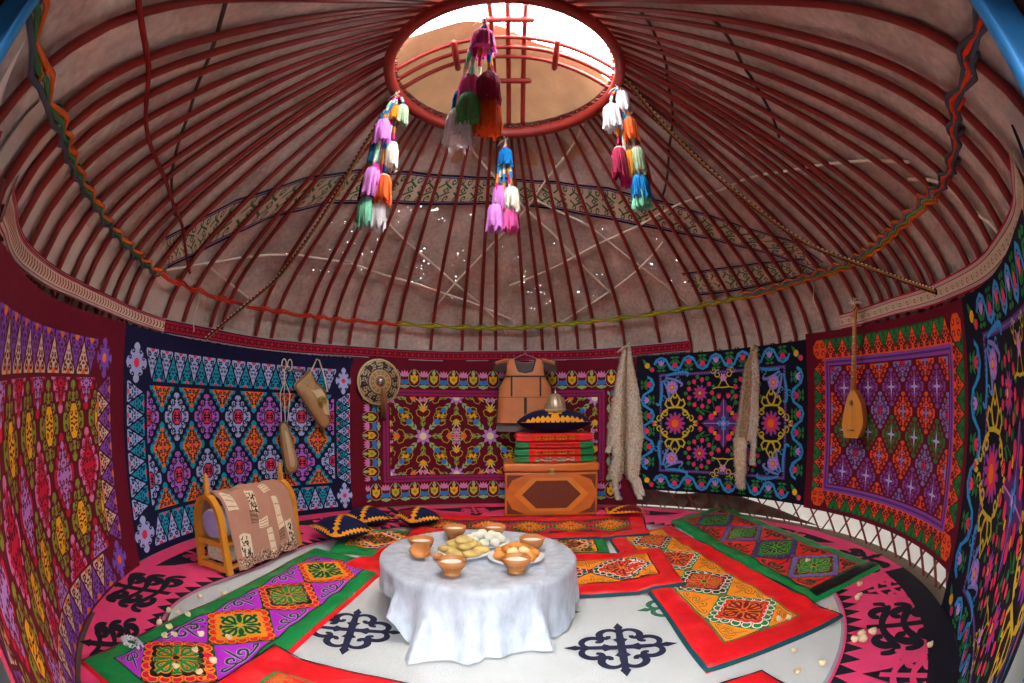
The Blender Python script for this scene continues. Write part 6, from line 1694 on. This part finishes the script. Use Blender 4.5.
# ---- scattered bits of fried dough on the floor
BITS = [(-2.03, -1.12), (-1.96, -1.10), (-1.85, -1.13), (-1.93, -1.33), (-1.84, -1.34), (-1.76, -1.39), (-1.80, -1.44), (-1.65, -1.28), (-1.50, -1.21), (-1.57, -1.46), (-1.44, -1.48), (-1.55, -1.66), (-1.43, -1.63), (-1.90, -.65), (-2.0, -.8),
        (1.75, -1.45), (1.78, -1.40), (1.71, -1.42), (1.85, -1.42), (2.0, -1.79), (1.38, -1.29), (1.28, -1.49), (1.43, -1.50), (2.08, -.98), (2.12, -.95), (2.24, -.81), (1.46, -.96), (1.82, -1.01), (2.16, -.22), (1.52, -.98)]
def zone(x, y):
    if x < 0: return 'on the green and purple quilt' if x > -1.84 else 'at the edge of the green and purple quilt' if y < -1 else 'between the green quilt and the cradle'
    if x > 1.6 and y < -1.3: return 'on the black patterned felt by the doorway'
    if y < -1.2: return 'on the white felt near the slanted red quilt'
    return 'right of the slanted red quilt'
for i, (x, y) in enumerate(BITS):
    big = 1.35 if 15 <= i <= 18 else 1
    mb = lump(.020 * big, .017 * big, .015 * big, M_crumb, i * 1.3, 10, 6)
    for q in range(2):
        ox, oy = .012 * cos(i + q * 2), .012 * sin(i + q * 2); l2 = lump(.013 * big, .012 * big, .011 * big, M_crumb, i + q, 8, 5); b = len(mb.v); mb.v += [(a + ox, c + oy, d + .006) for a, c, d in l2.v]
        for fc in l2.f: mb.face([b + t for t in fc], M_crumb)
    food('dough_bit', 'pale bit of fried dough ' + zone(x, y), 'dough bit', 'scattered bits of fried dough', x, y, soft_h(x, y, .02) + .012 * big + .004, mb, i)
mb = MB()
for k in range(40):
    a = rnd(-.5, .5); b = rnd(0, TAU); mb.tube([(-1.90 + .03 * cos(b), -1.63 + .02 * sin(b), .066), (-1.90 + .06 * cos(b + a), -1.63 + .04 * sin(b + a), .072 + rnd(0, .012)), (-1.90 + .085 * cos(b + 2 * a), -1.63 + .05 * sin(b + 2 * a), .064)], .004, Y['white'], n=4)
tag(mb.build('yarn_tuft'), 'white tuft of yarn lying on the green border of the left quilt', 'yarn tuft')

# ---- pieces of parts go one level deeper
def sub(root_name, child, parent, near=False):
    for r in [o for o in bpy.data.objects if o.parent is None and o.name.split('.')[0] == root_name]:
        ks = list(r.children); ps = [k for k in ks if k.name.split('.')[0] == parent]
        for c in [k for k in ks if k.name.split('.')[0] == child]:
            if not ps: continue
            def cen(o): return sum((Vector(v) for v in o.bound_box), Vector()) / 8
            c.parent = min(ps, key=lambda p: (cen(p) - cen(c)).length)
for a in (('cradle', 'finial', 'arch'), ('cradle', 'cross_rail', 'arch'), ('cradle', 'foot_rail', 'arch'), ('long_necked_lute', 'sound_hole', 'soundboard'), ('long_necked_lute', 'bridge', 'soundboard'), ('long_necked_lute', 'peg', 'head'),
          ('hide_flask', 'emblem', 'emblem_panel'), ('round_shield', 'stud', 'disc'), ('round_shield', 'boss', 'disc'), ('wooden_chest', 'latch', 'lid'), ('wooden_chest', 'carved_front', 'body'), ('wooden_bowl', 'carved_band', 'body'),
          ('leather_vest', 'dark_trim', 'front_panel'), ('crown_ring', 'spacer_bar', 'cross_bar'), ('helmet', 'spike', 'bowl'), ('helmet', 'rib', 'bowl')): sub(*a)
